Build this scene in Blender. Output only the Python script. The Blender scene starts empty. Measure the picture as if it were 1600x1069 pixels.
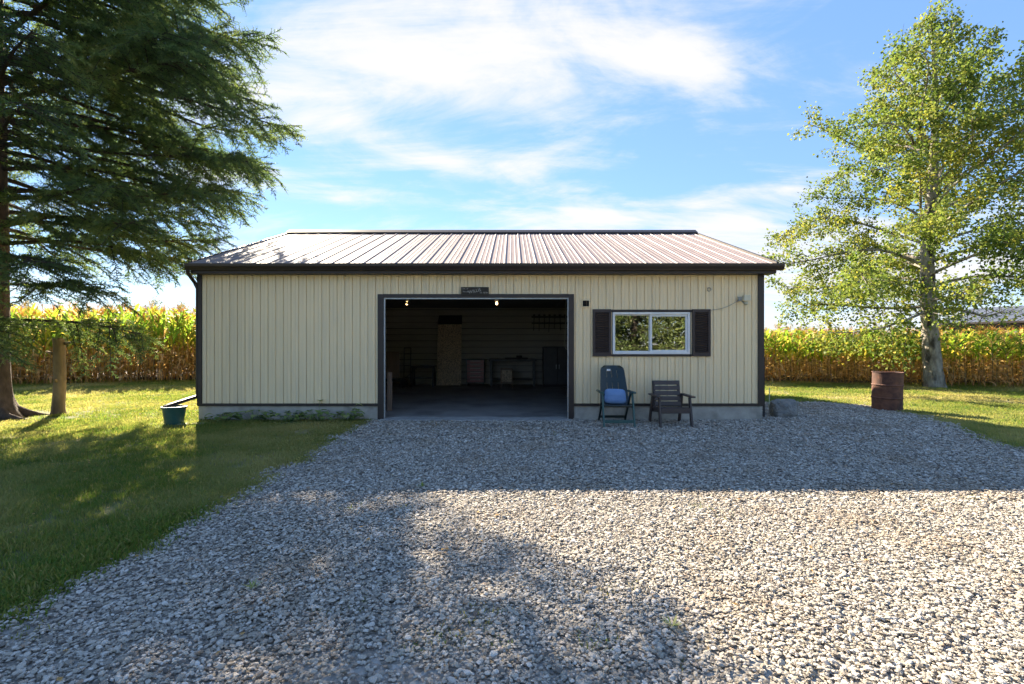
import bpy, math, random
import numpy as np
from mathutils import Vector, Matrix, Euler

# ------------------------------------------------------------------ camera, sky, sun, exposure
R = math.radians
scene = bpy.context.scene
COL = scene.collection
random.seed(7)
rng = np.random.default_rng(11)

CAM_H = 1.555
F = 750.0                       # focal length in pixels of the 1600 px photograph
HOR = 535.0
cam_d = bpy.data.cameras.new('camera')
cam_d.sensor_width = 36.0
cam_d.lens = F / 1600.0 * 36.0
cam_d.clip_start = 0.05
cam_d.clip_end = 3000
cam = bpy.data.objects.new('camera', cam_d)
COL.objects.link(cam)
cam.location = (0, 0, CAM_H)
cam.rotation_euler = (R(90), 0, 0)
scene.camera = cam

SUN = Vector((-497.0, 750.0, 536.0)).normalized()       # towards the sun
SUN_EL = math.asin(SUN.z)
SUN_AZ = math.atan2(SUN.x, SUN.y)                        # clockwise from +Y
sun_d = bpy.data.lights.new('sun', 'SUN')
sun_d.energy = 3.5
sun_d.angle = R(0.55)
sun_d.color = (1.0, 0.855, 0.655)
sun_o = bpy.data.objects.new('sun', sun_d)
COL.objects.link(sun_o)
sun_o.location = SUN * 60
sun_o.rotation_euler = SUN.to_track_quat('Z', 'Y').to_euler()

scene.view_settings.view_transform = 'Standard'
scene.view_settings.look = 'None'
scene.view_settings.gamma = 1.0
scene.view_settings.use_curve_mapping = False
scene.view_settings.exposure = 2.78
scene.render.engine = 'CYCLES'
scene.cycles.use_denoising = True
scene.cycles.max_bounces = 6
scene.cycles.diffuse_bounces = 3
scene.cycles.glossy_bounces = 3
scene.cycles.use_adaptive_sampling = True
scene.cycles.adaptive_threshold = 0.02
scene.cycles.transparent_max_bounces = 12
scene.cycles.sample_clamp_indirect = 8.0

world = bpy.data.worlds.new('World')
scene.world = world
world.use_nodes = True


def build_world():
    nt = world.node_tree
    nt.nodes.clear()
    N = nt.nodes.new
    L = nt.links.new
    out = N('ShaderNodeOutputWorld')
    bg = N('ShaderNodeBackground')
    bg.inputs['Strength'].default_value = 0.0545
    sky = N('ShaderNodeTexSky')
    sky.sky_type = 'NISHITA'
    sky.sun_disc = False
    sky.sun_elevation = SUN_EL
    sky.sun_rotation = SUN_AZ
    sky.air_density = 1.0
    sky.dust_density = 0.0
    sky.ozone_density = 1.6
    sky.altitude = 300
    tc = N('ShaderNodeTexCoord')
    sep = N('ShaderNodeSeparateXYZ')
    L(tc.outputs['Generated'], sep.inputs[0])

    def math_(op, a, b=None, c=None, clamp=False):
        n = N('ShaderNodeMath')
        n.operation = op
        n.use_clamp = clamp
        for i, v in enumerate((a, b, c)):
            if v is None:
                continue
            if isinstance(v, (int, float)):
                n.inputs[i].default_value = v
            else:
                L(v, n.inputs[i])
        return n.outputs[0]
    # cloud layer: direction projected to a flat layer overhead
    zz = math_('ADD', math_('MAXIMUM', sep.outputs[2], 0.0), 0.16)
    px = math_('DIVIDE', sep.outputs[0], zz)
    py = math_('DIVIDE', sep.outputs[1], zz)
    comb = N('ShaderNodeCombineXYZ')
    L(px, comb.inputs[0]); L(py, comb.inputs[1])

    def noise(scale, detail, rough, dist, loc, rot=0.0, stretch=(1, 1, 1)):
        mp = N('ShaderNodeMapping')
        mp.inputs['Location'].default_value = loc
        mp.inputs['Rotation'].default_value = (0, 0, rot)
        mp.inputs['Scale'].default_value = stretch
        L(comb.outputs[0], mp.inputs[0])
        n = N('ShaderNodeTexNoise')
        n.inputs['Scale'].default_value = scale
        n.inputs['Detail'].default_value = detail
        n.inputs['Roughness'].default_value = rough
        n.inputs['Distortion'].default_value = dist
        L(mp.outputs[0], n.inputs['Vector'])
        return n.outputs['Fac']
    big = noise(0.85, 3, 0.5, 0.3, (3.1, 1.7, 0))
    fine = noise(2.6, 10, 0.62, 0.6, (0.3, 5.2, 0), R(25), (0.8, 1.2, 1))
    wisp = noise(1.5, 10, 0.68, 0.9, (8.3, 2.2, 0), R(-18), (0.45, 1.6, 1))

    def ramp(v, a, b):
        n = N('ShaderNodeMapRange')
        n.interpolation_type = 'SMOOTHSTEP'
        L(v, n.inputs[0])
        n.inputs[1].default_value = a
        n.inputs[2].default_value = b
        return n.outputs[0]
    # a few named cloud banks, each a soft lobe of the sky's own directions (x/y, z/y)
    yy = math_('MAXIMUM', sep.outputs[1], 0.05)
    u = math_('DIVIDE', sep.outputs[0], yy)
    v = math_('DIVIDE', sep.outputs[2], yy)

    def lobe(cu, cv, ru, rv, amp, tilt=0.0):
        du = math_('SUBTRACT', u, cu)
        dv = math_('SUBTRACT', v, cv)
        if tilt:
            dv = math_('SUBTRACT', dv, math_('MULTIPLY', du, tilt))
        a = math_('POWER', math_('DIVIDE', math_('ABSOLUTE', du), ru), 2)
        b = math_('POWER', math_('DIVIDE', math_('ABSOLUTE', dv), rv), 2)
        e = math_('EXPONENT', math_('MULTIPLY', math_('ADD', a, b), -1.0))
        return math_('MULTIPLY', e, amp)
    total = None
    for l in ((-0.30, 0.62, 0.30, 0.13, 0.42), (0.05, 0.64, 0.26, 0.10, 0.34), (0.02, 0.50, 0.22, 0.06, 0.20), (0.37, 0.57, 0.13, 0.075, 0.42),
              (-0.13, 0.38, 0.30, 0.045, 0.30, -0.28), (-0.12, 0.285, 0.5, 0.028, 0.22, -0.12), (0.33, 0.29, 0.3, 0.025, 0.12, 0.1),
              (-0.02, 0.205, 0.42, 0.045, 0.40), (0.75, 0.17, 0.4, 0.09, 0.38), (0.1, 0.08, 1.0, 0.05, 0.25)):
        x = lobe(*l)
        total = x if total is None else math_('ADD', total, x)
    dens = math_('ADD', math_('ADD', math_('MULTIPLY', math_('SUBTRACT', big, 0.5), 0.7), math_('MULTIPLY', math_('SUBTRACT', fine, 0.5), 1.0)),
                 math_('MULTIPLY', math_('SUBTRACT', wisp, 0.5), 1.1))
    dens = math_('ADD', math_('ADD', dens, 0.13), math_('MULTIPLY', total, 1.25))
    cov = ramp(dens, 0.10, 0.66)
    cov = math_('MULTIPLY', cov, 0.92)
    mix = N('ShaderNodeMix')
    mix.data_type = 'RGBA'
    L(cov, mix.inputs['Factor'])
    # blue of the clear sky, a little deeper than the raw model
    hsv = N('ShaderNodeHueSaturation')
    hsv.inputs['Saturation'].default_value = 1.02
    L(sky.outputs[0], hsv.inputs['Color'])
    even = N('ShaderNodeMix')
    even.data_type = 'RGBA'
    even.inputs['Factor'].default_value = 0.68
    L(hsv.outputs[0], even.inputs['A'])
    even.inputs['B'].default_value = (0.60, 1.22, 2.62, 1)
    L(even.outputs['Result'], mix.inputs['A'])
    mix.inputs['B'].default_value = (2.85, 2.78, 2.80, 1)
    L(mix.outputs['Result'], bg.inputs['Color'])
    L(bg.outputs[0], out.inputs[0])


build_world()

# ------------------------------------------------------------------ helpers


def gp(px, py):
    """pixel on flat ground -> world x, y"""
    y = F * CAM_H / (py - HOR)
    return (px - 800.0) / F * y, y


def tag(o, label=None, cat=None, group=None, kind=None):
    if label: o['label'] = label
    if cat: o['category'] = cat
    if group: o['group'] = group
    if kind: o['kind'] = kind
    return o


def empty(name, loc=(0, 0, 0), rz=0.0, label=None, cat=None, group=None):
    o = bpy.data.objects.new(name, None)
    o.empty_display_size = 0.1
    COL.objects.link(o)
    o.location = loc
    o.rotation_euler = (0, 0, rz)
    return tag(o, label, cat, group)


def link(name, me, parent=None, loc=None):
    o = bpy.data.objects.new(name, me)
    COL.objects.link(o)
    if parent is not None:
        o.parent = parent
    if loc is not None:
        o.location = loc
    return o


class MB:
    def __init__(self):
        self.v = []; self.f = []; self.mi = []; self.cur = 0

    def add(self, vs, fs):
        b = len(self.v)
        self.v.extend(tuple(p) for p in vs)
        for f in fs:
            self.f.append(tuple(i + b for i in f))
            self.mi.append(self.cur)
        return self

    def box(self, x0, x1, y0, y1, z0, z1):
        return self.add([(x0, y0, z0), (x1, y0, z0), (x1, y1, z0), (x0, y1, z0),
                         (x0, y0, z1), (x1, y0, z1), (x1, y1, z1), (x0, y1, z1)],
                        [(0, 3, 2, 1), (4, 5, 6, 7), (0, 1, 5, 4), (1, 2, 6, 5), (2, 3, 7, 6), (3, 0, 4, 7)])

    def bar(self, a, b, w, t, up=(0, 0, 1)):
        """rectangular bar from a to b, w across, t along 'up'"""
        a = Vector(a); b = Vector(b)
        d = (b - a).normalized()
        u = Vector(up)
        s = d.cross(u)
        if s.length < 1e-4:
            s = d.cross(Vector((0, 1, 0)))
        s.normalize()
        n = s.cross(d).normalized()
        s = s * w / 2; n = n * t / 2
        vs = [a - s - n, a + s - n, a + s + n, a - s + n, b - s - n, b + s - n, b + s + n, b - s + n]
        return self.add(vs, [(0, 1, 2, 3), (7, 6, 5, 4), (0, 4, 5, 1), (1, 5, 6, 2), (2, 6, 7, 3), (3, 7, 4, 0)])

    def tube(self, pts, rad, n=8, cap=True):
        pts = [Vector(p) for p in pts]
        if isinstance(rad, (int, float)):
            rad = [rad] * len(pts)
        vs = []; fs = []
        ref = None
        for i, p in enumerate(pts):
            d = (pts[min(i + 1, len(pts) - 1)] - pts[max(i - 1, 0)]).normalized()
            if ref is None:
                ref = Vector((1, 0, 0)) if abs(d.x) < 0.8 else Vector((0, 1, 0))
            s = ref - d * ref.dot(d)
            if s.length < 1e-5:
                s = d.orthogonal()
            s.normalize()
            ref = s
            t = d.cross(s)
            for k in range(n):
                a = 2 * math.pi * k / n
                vs.append(p + (s * math.cos(a) + t * math.sin(a)) * rad[i])
        for i in range(len(pts) - 1):
            for k in range(n):
                k2 = (k + 1) % n
                fs.append((i * n + k, i * n + k2, (i + 1) * n + k2, (i + 1) * n + k))
        if cap:
            fs.append(tuple(reversed(range(n))))
            fs.append(tuple((len(pts) - 1) * n + k for k in range(n)))
        return self.add(vs, fs)

    def lathe(self, prof, n=32, c=(0, 0, 0), cap0=False, cap1=False):
        vs = []; fs = []
        for r, z in prof:
            for k in range(n):
                a = 2 * math.pi * k / n
                vs.append((c[0] + r * math.cos(a), c[1] + r * math.sin(a), c[2] + z))
        for i in range(len(prof) - 1):
            for k in range(n):
                k2 = (k + 1) % n
                fs.append((i * n + k, i * n + k2, (i + 1) * n + k2, (i + 1) * n + k))
        if cap0: fs.append(tuple(reversed(range(n))))
        if cap1: fs.append(tuple((len(prof) - 1) * n + k for k in range(n)))
        return self.add(vs, fs)

    def prism_x(self, poly, x0, x1):
        """polygon in (y,z) extruded along x"""
        n = len(poly)
        vs = [(x0, y, z) for y, z in poly] + [(x1, y, z) for y, z in poly]
        fs = [(i, (i + 1) % n, n + (i + 1) % n, n + i) for i in range(n)]
        fs.append(tuple(reversed(range(n)))); fs.append(tuple(range(n, 2 * n)))
        return self.add(vs, fs)

    def sheet(self, pts, y0z0, y1z1):
        """profile pts [(x, d)] swept from one (y,z) to another; d is added along the given normal"""
        raise NotImplementedError

    def mesh(self, name, mats, smooth=False):
        me = bpy.data.meshes.new(name)
        me.from_pydata(self.v, [], self.f)
        if not isinstance(mats, (list, tuple)):
            mats = [mats]
        for m in mats:
            me.materials.append(m)
        if len(mats) > 1:
            me.polygons.foreach_set('material_index', self.mi)
        if smooth:
            me.polygons.foreach_set('use_smooth', [True] * len(me.polygons))
        me.update()
        return me

    def build(self, name, mats, parent=None, smooth=False, loc=None, bevel=0.0):
        o = link(name, self.mesh(name, mats, smooth), parent, loc)
        if bevel:
            b = o.modifiers.new('bevel', 'BEVEL')
            b.width = bevel
            b.segments = 2
            b.limit_method = 'ANGLE'
        return o


def np_mesh(name, verts, faces, mats, mat_idx=None, tint=None, smooth=False):
    """fast mesh from arrays; faces (M,3) or (M,4); tint: one float per face"""
    verts = np.asarray(verts, dtype=np.float32)
    faces = np.asarray(faces, dtype=np.int32)
    k = faces.shape[1]
    me = bpy.data.meshes.new(name)
    me.vertices.add(len(verts))
    me.vertices.foreach_set('co', verts.ravel())
    me.loops.add(faces.size)
    me.loops.foreach_set('vertex_index', faces.ravel())
    me.polygons.add(len(faces))
    me.polygons.foreach_set('loop_start', np.arange(0, faces.size, k, dtype=np.int32))
    me.polygons.foreach_set('loop_total', np.full(len(faces), k, dtype=np.int32))
    if not isinstance(mats, (list, tuple)):
        mats = [mats]
    for m in mats:
        me.materials.append(m)
    if mat_idx is not None:
        me.polygons.foreach_set('material_index', np.asarray(mat_idx, dtype=np.int32))
    if smooth:
        me.polygons.foreach_set('use_smooth', np.ones(len(faces), dtype=bool))
    me.update(calc_edges=True)
    if tint is not None:
        at = me.attributes.new('tint', 'FLOAT', 'FACE')
        at.data.foreach_set('value', np.asarray(tint, dtype=np.float32))
    return me


# ------------------------------------------------------------------ materials
MATS = {}


def new_mat(name):
    m = bpy.data.materials.new(name)
    m.use_nodes = True
    m.node_tree.nodes.clear()
    return m, m.node_tree.nodes.new, m.node_tree.links.new


def c4(c):
    return (c[0], c[1], c[2], 1.0)


def surf(name, c1, c2=None, rough=0.6, metal=0.0, scale=6.0, detail=6.0, lo=0.35, hi=0.65, bump=0.0, bscale=60.0,
         spec=0.5, stretch=(1, 1, 1), c3=None, scale3=1.0, lo3=0.5, hi3=0.7, rough2=None, coat=0.0, emit=None, bdist=0.01):
    """principled surface: two tones by noise, an optional third tone in broad patches, noise bump"""
    m, N, L = new_mat(name)
    out = N('ShaderNodeOutputMaterial')
    p = N('ShaderNodeBsdfPrincipled')
    L(p.outputs[0], out.inputs[0])
    p.inputs['Metallic'].default_value = metal
    p.inputs['Roughness'].default_value = rough
    p.inputs['Specular IOR Level'].default_value = spec
    if coat: p.inputs['Coat Weight'].default_value = coat
    tc = N('ShaderNodeTexCoord')
    mp = N('ShaderNodeMapping')
    mp.inputs['Scale'].default_value = stretch
    L(tc.outputs['Object'], mp.inputs[0])

    def noise(s, d, loc=None):
        n = N('ShaderNodeTexNoise')
        n.inputs['Scale'].default_value = s
        n.inputs['Detail'].default_value = d
        n.inputs['Roughness'].default_value = 0.6
        L(mp.outputs[0], n.inputs['Vector'])
        return n.outputs['Fac']

    def rmp(v, a, b):
        n = N('ShaderNodeMapRange')
        L(v, n.inputs[0])
        n.inputs[1].default_value = a
        n.inputs[2].default_value = b
        return n.outputs[0]
    if c2 is None:
        p.inputs['Base Color'].default_value = c4(c1)
    else:
        f = rmp(noise(scale, detail), lo, hi)
        mx = N('ShaderNodeMix'); mx.data_type = 'RGBA'
        L(f, mx.inputs['Factor'])
        mx.inputs['A'].default_value = c4(c1)
        mx.inputs['B'].default_value = c4(c2)
        col = mx.outputs['Result']
        if c3 is not None:
            f3 = rmp(noise(scale3, 4), lo3, hi3)
            m3 = N('ShaderNodeMix'); m3.data_type = 'RGBA'
            L(f3, m3.inputs['Factor'])
            L(col, m3.inputs['A'])
            m3.inputs['B'].default_value = c4(c3)
            col = m3.outputs['Result']
        L(col, p.inputs['Base Color'])
        if rough2 is not None:
            rr = N('ShaderNodeMapRange')
            L(f, rr.inputs[0])
            rr.inputs[3].default_value = rough
            rr.inputs[4].default_value = rough2
            L(rr.outputs[0], p.inputs['Roughness'])
    if bump:
        b = N('ShaderNodeBump')
        b.inputs['Strength'].default_value = bump
        b.inputs['Distance'].default_value = bdist
        L(noise(bscale, 5), b.inputs['Height'])
        L(b.outputs[0], p.inputs['Normal'])
    if emit:
        p.inputs['Emission Color'].default_value = c4(emit[0])
        p.inputs['Emission Strength'].default_value = emit[1]
    return m


def foliage(name, cols, trans=0.45, rough=0.5, attr='tint', patch=0.0, patch_scale=0.6, patch_col=None, spec=0.35, tboost=1.35):
    """leaf material: colour by the 'tint' attribute (or the object's random) through a ramp; part of the light passes through"""
    m, N, L = new_mat(name)
    out = N('ShaderNodeOutputMaterial')
    p = N('ShaderNodeBsdfPrincipled')
    p.inputs['Roughness'].default_value = rough
    p.inputs['Specular IOR Level'].default_value = spec
    if attr == 'random':
        a = N('ShaderNodeObjectInfo').outputs['Random']
    elif attr == 'mixed':
        oi = N('ShaderNodeObjectInfo').outputs['Random']
        at = N('ShaderNodeAttribute'); at.attribute_name = 'tint'
        mm = N('ShaderNodeMath'); mm.operation = 'MULTIPLY_ADD'
        L(oi, mm.inputs[0]); mm.inputs[1].default_value = 0.5
        m2 = N('ShaderNodeMath'); m2.operation = 'MULTIPLY'
        L(at.outputs['Fac'], m2.inputs[0]); m2.inputs[1].default_value = 0.5
        L(m2.outputs[0], mm.inputs[2])
        a = mm.outputs[0]
    else:
        at = N('ShaderNodeAttribute'); at.attribute_name = 'tint'
        a = at.outputs['Fac']
    r = N('ShaderNodeValToRGB')
    els = r.color_ramp.elements
    while len(els) < len(cols):
        els.new(0.5)
    for i, c in enumerate(cols):
        els[i].position = i / (len(cols) - 1)
        els[i].color = c4(c)
    L(a, r.inputs[0])
    col = r.outputs[0]
    if patch_col is not None:
        geo = N('ShaderNodeNewGeometry')
        n = N('ShaderNodeTexNoise')
        n.inputs['Scale'].default_value = patch_scale
        n.inputs['Detail'].default_value = 4
        L(geo.outputs['Position'], n.inputs['Vector'])
        mr = N('ShaderNodeMapRange')
        L(n.outputs['Fac'], mr.inputs[0])
        mr.inputs[1].default_value = 0.44; mr.inputs[2].default_value = 0.64
        mr.inputs[4].default_value = patch
        mx = N('ShaderNodeMix'); mx.data_type = 'RGBA'
        L(mr.outputs[0], mx.inputs['Factor'])
        L(col, mx.inputs['A'])
        mx.inputs['B'].default_value = c4(patch_col)
        col = mx.outputs['Result']
    L(col, p.inputs['Base Color'])
    t = N('ShaderNodeBsdfTranslucent')
    br = N('ShaderNodeMix'); br.data_type = 'RGBA'; br.blend_type = 'MULTIPLY'
    br.inputs['Factor'].default_value = 1.0
    L(col, br.inputs['A'])
    br.inputs['B'].default_value = (tboost, tboost * 1.02, tboost * 0.75, 1)
    L(br.outputs['Result'], t.inputs['Color'])
    ms = N('ShaderNodeMixShader')
    ms.inputs[0].default_value = trans
    L(p.outputs[0], ms.inputs[1])
    L(t.outputs[0], ms.inputs[2])
    L(ms.outputs[0], out.inputs[0])
    return m


def glass_mat(name, refl=0.42, tint=(0.75, 0.82, 0.8)):
    m, N, L = new_mat(name)
    out = N('ShaderNodeOutputMaterial')
    t = N('ShaderNodeBsdfTransparent'); t.inputs[0].default_value = c4(tint)
    g = N('ShaderNodeBsdfGlossy'); g.inputs['Roughness'].default_value = 0.012
    tc = N('ShaderNodeTexCoord')
    n = N('ShaderNodeTexNoise'); n.inputs['Scale'].default_value = 2.2; n.inputs['Detail'].default_value = 1
    L(tc.outputs['Object'], n.inputs['Vector'])
    b = N('ShaderNodeBump'); b.inputs['Strength'].default_value = 0.10; b.inputs['Distance'].default_value = 0.02
    L(n.outputs['Fac'], b.inputs['Height'])
    L(b.outputs[0], g.inputs['Normal'])
    ms = N('ShaderNodeMixShader'); ms.inputs[0].default_value = refl
    L(t.outputs[0], ms.inputs[1]); L(g.outputs[0], ms.inputs[2])
    L(ms.outputs[0], out.inputs[0])
    return m


def siding_mat():
    """painted steel: beige, faint vertical streaks, sheets that differ a little from each other"""
    m = surf('beige_siding', (0.80, 0.635, 0.385), (0.74, 0.59, 0.36), rough=0.42, scale=2.0, stretch=(9, 9, 0.5), lo=0.3, hi=0.7,
             c3=(0.60, 0.50, 0.34), scale3=0.9, lo3=0.5, hi3=0.85, bump=0.08, bscale=3.0, spec=0.4)
    nt = m.node_tree
    p = [n for n in nt.nodes if n.type == 'BSDF_PRINCIPLED'][0]
    src = p.inputs['Base Color'].links[0].from_socket
    oi = nt.nodes.new('ShaderNodeObjectInfo')
    mr = nt.nodes.new('ShaderNodeMapRange')
    mr.inputs[3].default_value = 0.93; mr.inputs[4].default_value = 1.04
    nt.links.new(oi.outputs['Random'], mr.inputs[0])
    h = nt.nodes.new('ShaderNodeHueSaturation')
    nt.links.new(mr.outputs[0], h.inputs['Value'])
    nt.links.new(src, h.inputs['Color'])
    nt.links.new(h.outputs[0], p.inputs['Base Color'])
    return m


M = dict(
    siding=siding_mat(),
    brown=surf('brown_trim', (0.020, 0.0125, 0.010), (0.028, 0.018, 0.0145), rough=0.5, scale=5, spec=0.5),
    gutter=surf('brown_gutter', (0.024, 0.015, 0.012), (0.034, 0.022, 0.018), rough=0.42, scale=3, stretch=(0.6, 4, 4), spec=0.5),
    roof=surf('brown_roof_steel', (0.255, 0.198, 0.182), (0.30, 0.238, 0.22), rough=0.58, rough2=0.66, metal=0.0, scale=1.6, stretch=(3, 0.5, 1), spec=0.35),
    concrete=surf('concrete', (0.44, 0.405, 0.34), (0.32, 0.295, 0.25), rough=0.9, scale=3.5, bump=0.25, bscale=40, c3=(0.13, 0.125, 0.10), scale3=1.3, lo3=0.55, hi3=0.8),
    slab=surf('slab_concrete', (0.30, 0.29, 0.27), (0.22, 0.212, 0.20), rough=0.55, scale=1.6, bump=0.1, bscale=30, c3=(0.12, 0.116, 0.108), scale3=0.8, lo3=0.5, hi3=0.75),
    apron=surf('apron_concrete', (0.40, 0.39, 0.36), (0.28, 0.27, 0.25), rough=0.9, scale=6, bump=0.3, bscale=60),
    liner=surf('liner_board', (0.34, 0.315, 0.27), (0.28, 0.26, 0.225), rough=0.7, scale=2, stretch=(1, 6, 6)),
    inner=surf('inner_wall', (0.13, 0.12, 0.105), (0.10, 0.093, 0.082), rough=0.8, scale=2),
    white=surf('white_vinyl', (0.74, 0.74, 0.72), (0.66, 0.66, 0.64), rough=0.45, scale=3),
    glass=glass_mat('window_glass'),
    shutter=surf('shutter_brown', (0.030, 0.0185, 0.016), (0.040, 0.026, 0.023), rough=0.6, scale=8),
    sign=surf('weathered_sign', (0.045, 0.036, 0.024), (0.020, 0.017, 0.013), rough=0.8, scale=6, stretch=(1, 1, 6), bump=0.3, bscale=30),
    paint=surf('sign_paint', (0.42, 0.40, 0.35), (0.25, 0.24, 0.21), rough=0.8, scale=30),
    galv=surf('galvanised', (0.42, 0.44, 0.45), (0.30, 0.32, 0.33), rough=0.4, metal=0.6, scale=14),
    beigeplastic=surf('beige_plastic', (0.58, 0.53, 0.38), (0.50, 0.46, 0.33), rough=0.5, scale=8),
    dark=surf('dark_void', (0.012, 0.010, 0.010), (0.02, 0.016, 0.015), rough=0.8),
    pot=surf('green_plastic_pot', (0.012, 0.062, 0.050), (0.020, 0.082, 0.066), rough=0.42, scale=7, c3=(0.10, 0.12, 0.10), scale3=4, lo3=0.62, hi3=0.85),
    rust=surf('rusted_steel', (0.085, 0.034, 0.022), (0.19, 0.080, 0.042), rough=0.85, scale=7, bump=0.35, bscale=55, c3=(0.045, 0.024, 0.020), scale3=2.4, lo3=0.45, hi3=0.7),
    rock=surf('field_stone', (0.25, 0.24, 0.215), (0.13, 0.128, 0.118), rough=0.9, scale=7, bump=1.0, bscale=24, bdist=0.04, c3=(0.32, 0.31, 0.27), scale3=2.2, lo3=0.55, hi3=0.75),
    greenplastic=surf('dark_green_plastic', (0.003, 0.013, 0.012), (0.006, 0.018, 0.016), rough=0.28, scale=4, spec=0.5),
    faded=surf('faded_green_plastic', (0.022, 0.072, 0.062), (0.040, 0.095, 0.085), rough=0.5, scale=7),
    bluecloth=surf('blue_cushion_cloth', (0.13, 0.235, 0.43), (0.17, 0.28, 0.47), rough=0.85, scale=9, bump=0.25, bscale=90, bdist=0.004),
    brownplastic=surf('brown_plastic_lumber', (0.046, 0.033, 0.030), (0.062, 0.047, 0.042), rough=0.5, scale=5, stretch=(1, 5, 5), bump=0.1, bscale=40),
    sticker=surf('white_sticker', (0.7, 0.7, 0.68), (0.6, 0.6, 0.58), rough=0.6),
    spruce_bark=surf('spruce_bark', (0.105, 0.078, 0.058), (0.050, 0.037, 0.029), rough=0.95, scale=13, stretch=(1, 1, 0.5), bump=0.9, bscale=24, bdist=0.03),
    limb_bark=surf('limb_bark', (0.060, 0.044, 0.034), (0.032, 0.024, 0.020), rough=0.95, scale=11, bump=0.6, bscale=40),
    aspen_bark=surf('aspen_bark', (0.36, 0.335, 0.275), (0.16, 0.14, 0.11), rough=0.9, scale=9, stretch=(1, 1, 0.4), bump=1.0, bscale=18, bdist=0.04, c3=(0.045, 0.038, 0.03), scale3=3.2, lo3=0.50, hi3=0.62),
    post_wood=surf('bare_trunk_wood', (0.235, 0.180, 0.095), (0.13, 0.10, 0.055), rough=0.9, scale=7, stretch=(1, 1, 0.35), bump=0.6, bscale=18, bdist=0.02, c3=(0.06, 0.042, 0.026), scale3=2.4, lo3=0.5, hi3=0.7),
    needles=foliage('spruce_needles', [(0.055, 0.092, 0.045), (0.090, 0.145, 0.055), (0.145, 0.195, 0.062), (0.23, 0.24, 0.085)], trans=0.46, rough=0.55, spec=0.25, tboost=1.6),
    aspen_leaf=foliage('aspen_leaves', [(0.078, 0.130, 0.030), (0.135, 0.190, 0.042), (0.21, 0.24, 0.050), (0.36, 0.31, 0.06)], trans=0.42, rough=0.6, spec=0.18, tboost=1.45),
    far_leaf=foliage('broad_leaves', [(0.06, 0.09, 0.03), (0.115, 0.15, 0.045), (0.19, 0.20, 0.06)], trans=0.3, rough=0.5),
    grass=foliage('grass_blades', [(0.072, 0.138, 0.028), (0.118, 0.192, 0.034), (0.22, 0.225, 0.05), (0.40, 0.33, 0.14)], trans=0.50, rough=0.6, spec=0.2, attr='mixed', patch=0.58, patch_scale=0.42, patch_col=(0.50, 0.41, 0.19), tboost=1.5),
    corn_green=foliage('corn_leaf_green', [(0.11, 0.20, 0.026), (0.18, 0.28, 0.034), (0.31, 0.35, 0.045)], trans=0.58, tboost=1.6, spec=0.2, attr='random'),
    corn_yellow=foliage('corn_leaf_yellow', [(0.34, 0.33, 0.045), (0.48, 0.39, 0.07), (0.52, 0.38, 0.12)], trans=0.58, tboost=1.5, spec=0.2, attr='random'),
    corn_dry=foliage('corn_leaf_dry', [(0.44, 0.255, 0.105), (0.56, 0.355, 0.155), (0.64, 0.46, 0.25)], trans=0.55, tboost=1.5, spec=0.2, attr='random'),
    corn_stalk=foliage('corn_stalk', [(0.20, 0.13, 0.055), (0.30, 0.22, 0.09)], trans=0.08, attr='random'),
    weed=foliage('weed_leaf', [(0.11, 0.19, 0.05), (0.22, 0.30, 0.08), (0.46, 0.45, 0.22)], trans=0.35),
    stone=None,
    osb=surf('strand_board', (0.62, 0.49, 0.34), (0.28, 0.215, 0.15), rough=0.8, scale=26, lo=0.4, hi=0.6, detail=3),
    red=surf('red_paint', (0.20, 0.008, 0.010), (0.15, 0.007, 0.009), rough=0.3, scale=5),
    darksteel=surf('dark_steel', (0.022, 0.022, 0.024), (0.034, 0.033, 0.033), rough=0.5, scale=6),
    wood=surf('pale_wood', (0.26, 0.175, 0.12), (0.19, 0.13, 0.09), rough=0.75, scale=5, stretch=(5, 5, 0.6)),
    cord=surf('pale_cord', (0.35, 0.33, 0.27), (0.28, 0.26, 0.21), rough=0.6),
    stake=surf('stake_paint', (0.50, 0.55, 0.38), (0.40, 0.45, 0.30), rough=0.5),
    bulb=surf('lit_bulb', (1, 0.8, 0.5), rough=0.4, emit=((1.0, 0.60, 0.25), 1.6)),
    barnroof=surf('barn_roof_steel', (0.085, 0.10, 0.135), (0.07, 0.085, 0.115), rough=0.7, scale=0.5, spec=0.2),
    barnwall=surf('barn_boards', (0.045, 0.034, 0.03), (0.03, 0.023, 0.02), rough=0.9, scale=2),
    barnpale=surf('barn_pale_band', (0.44, 0.40, 0.34), (0.38, 0.34, 0.29), rough=0.8, scale=1),
)


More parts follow.
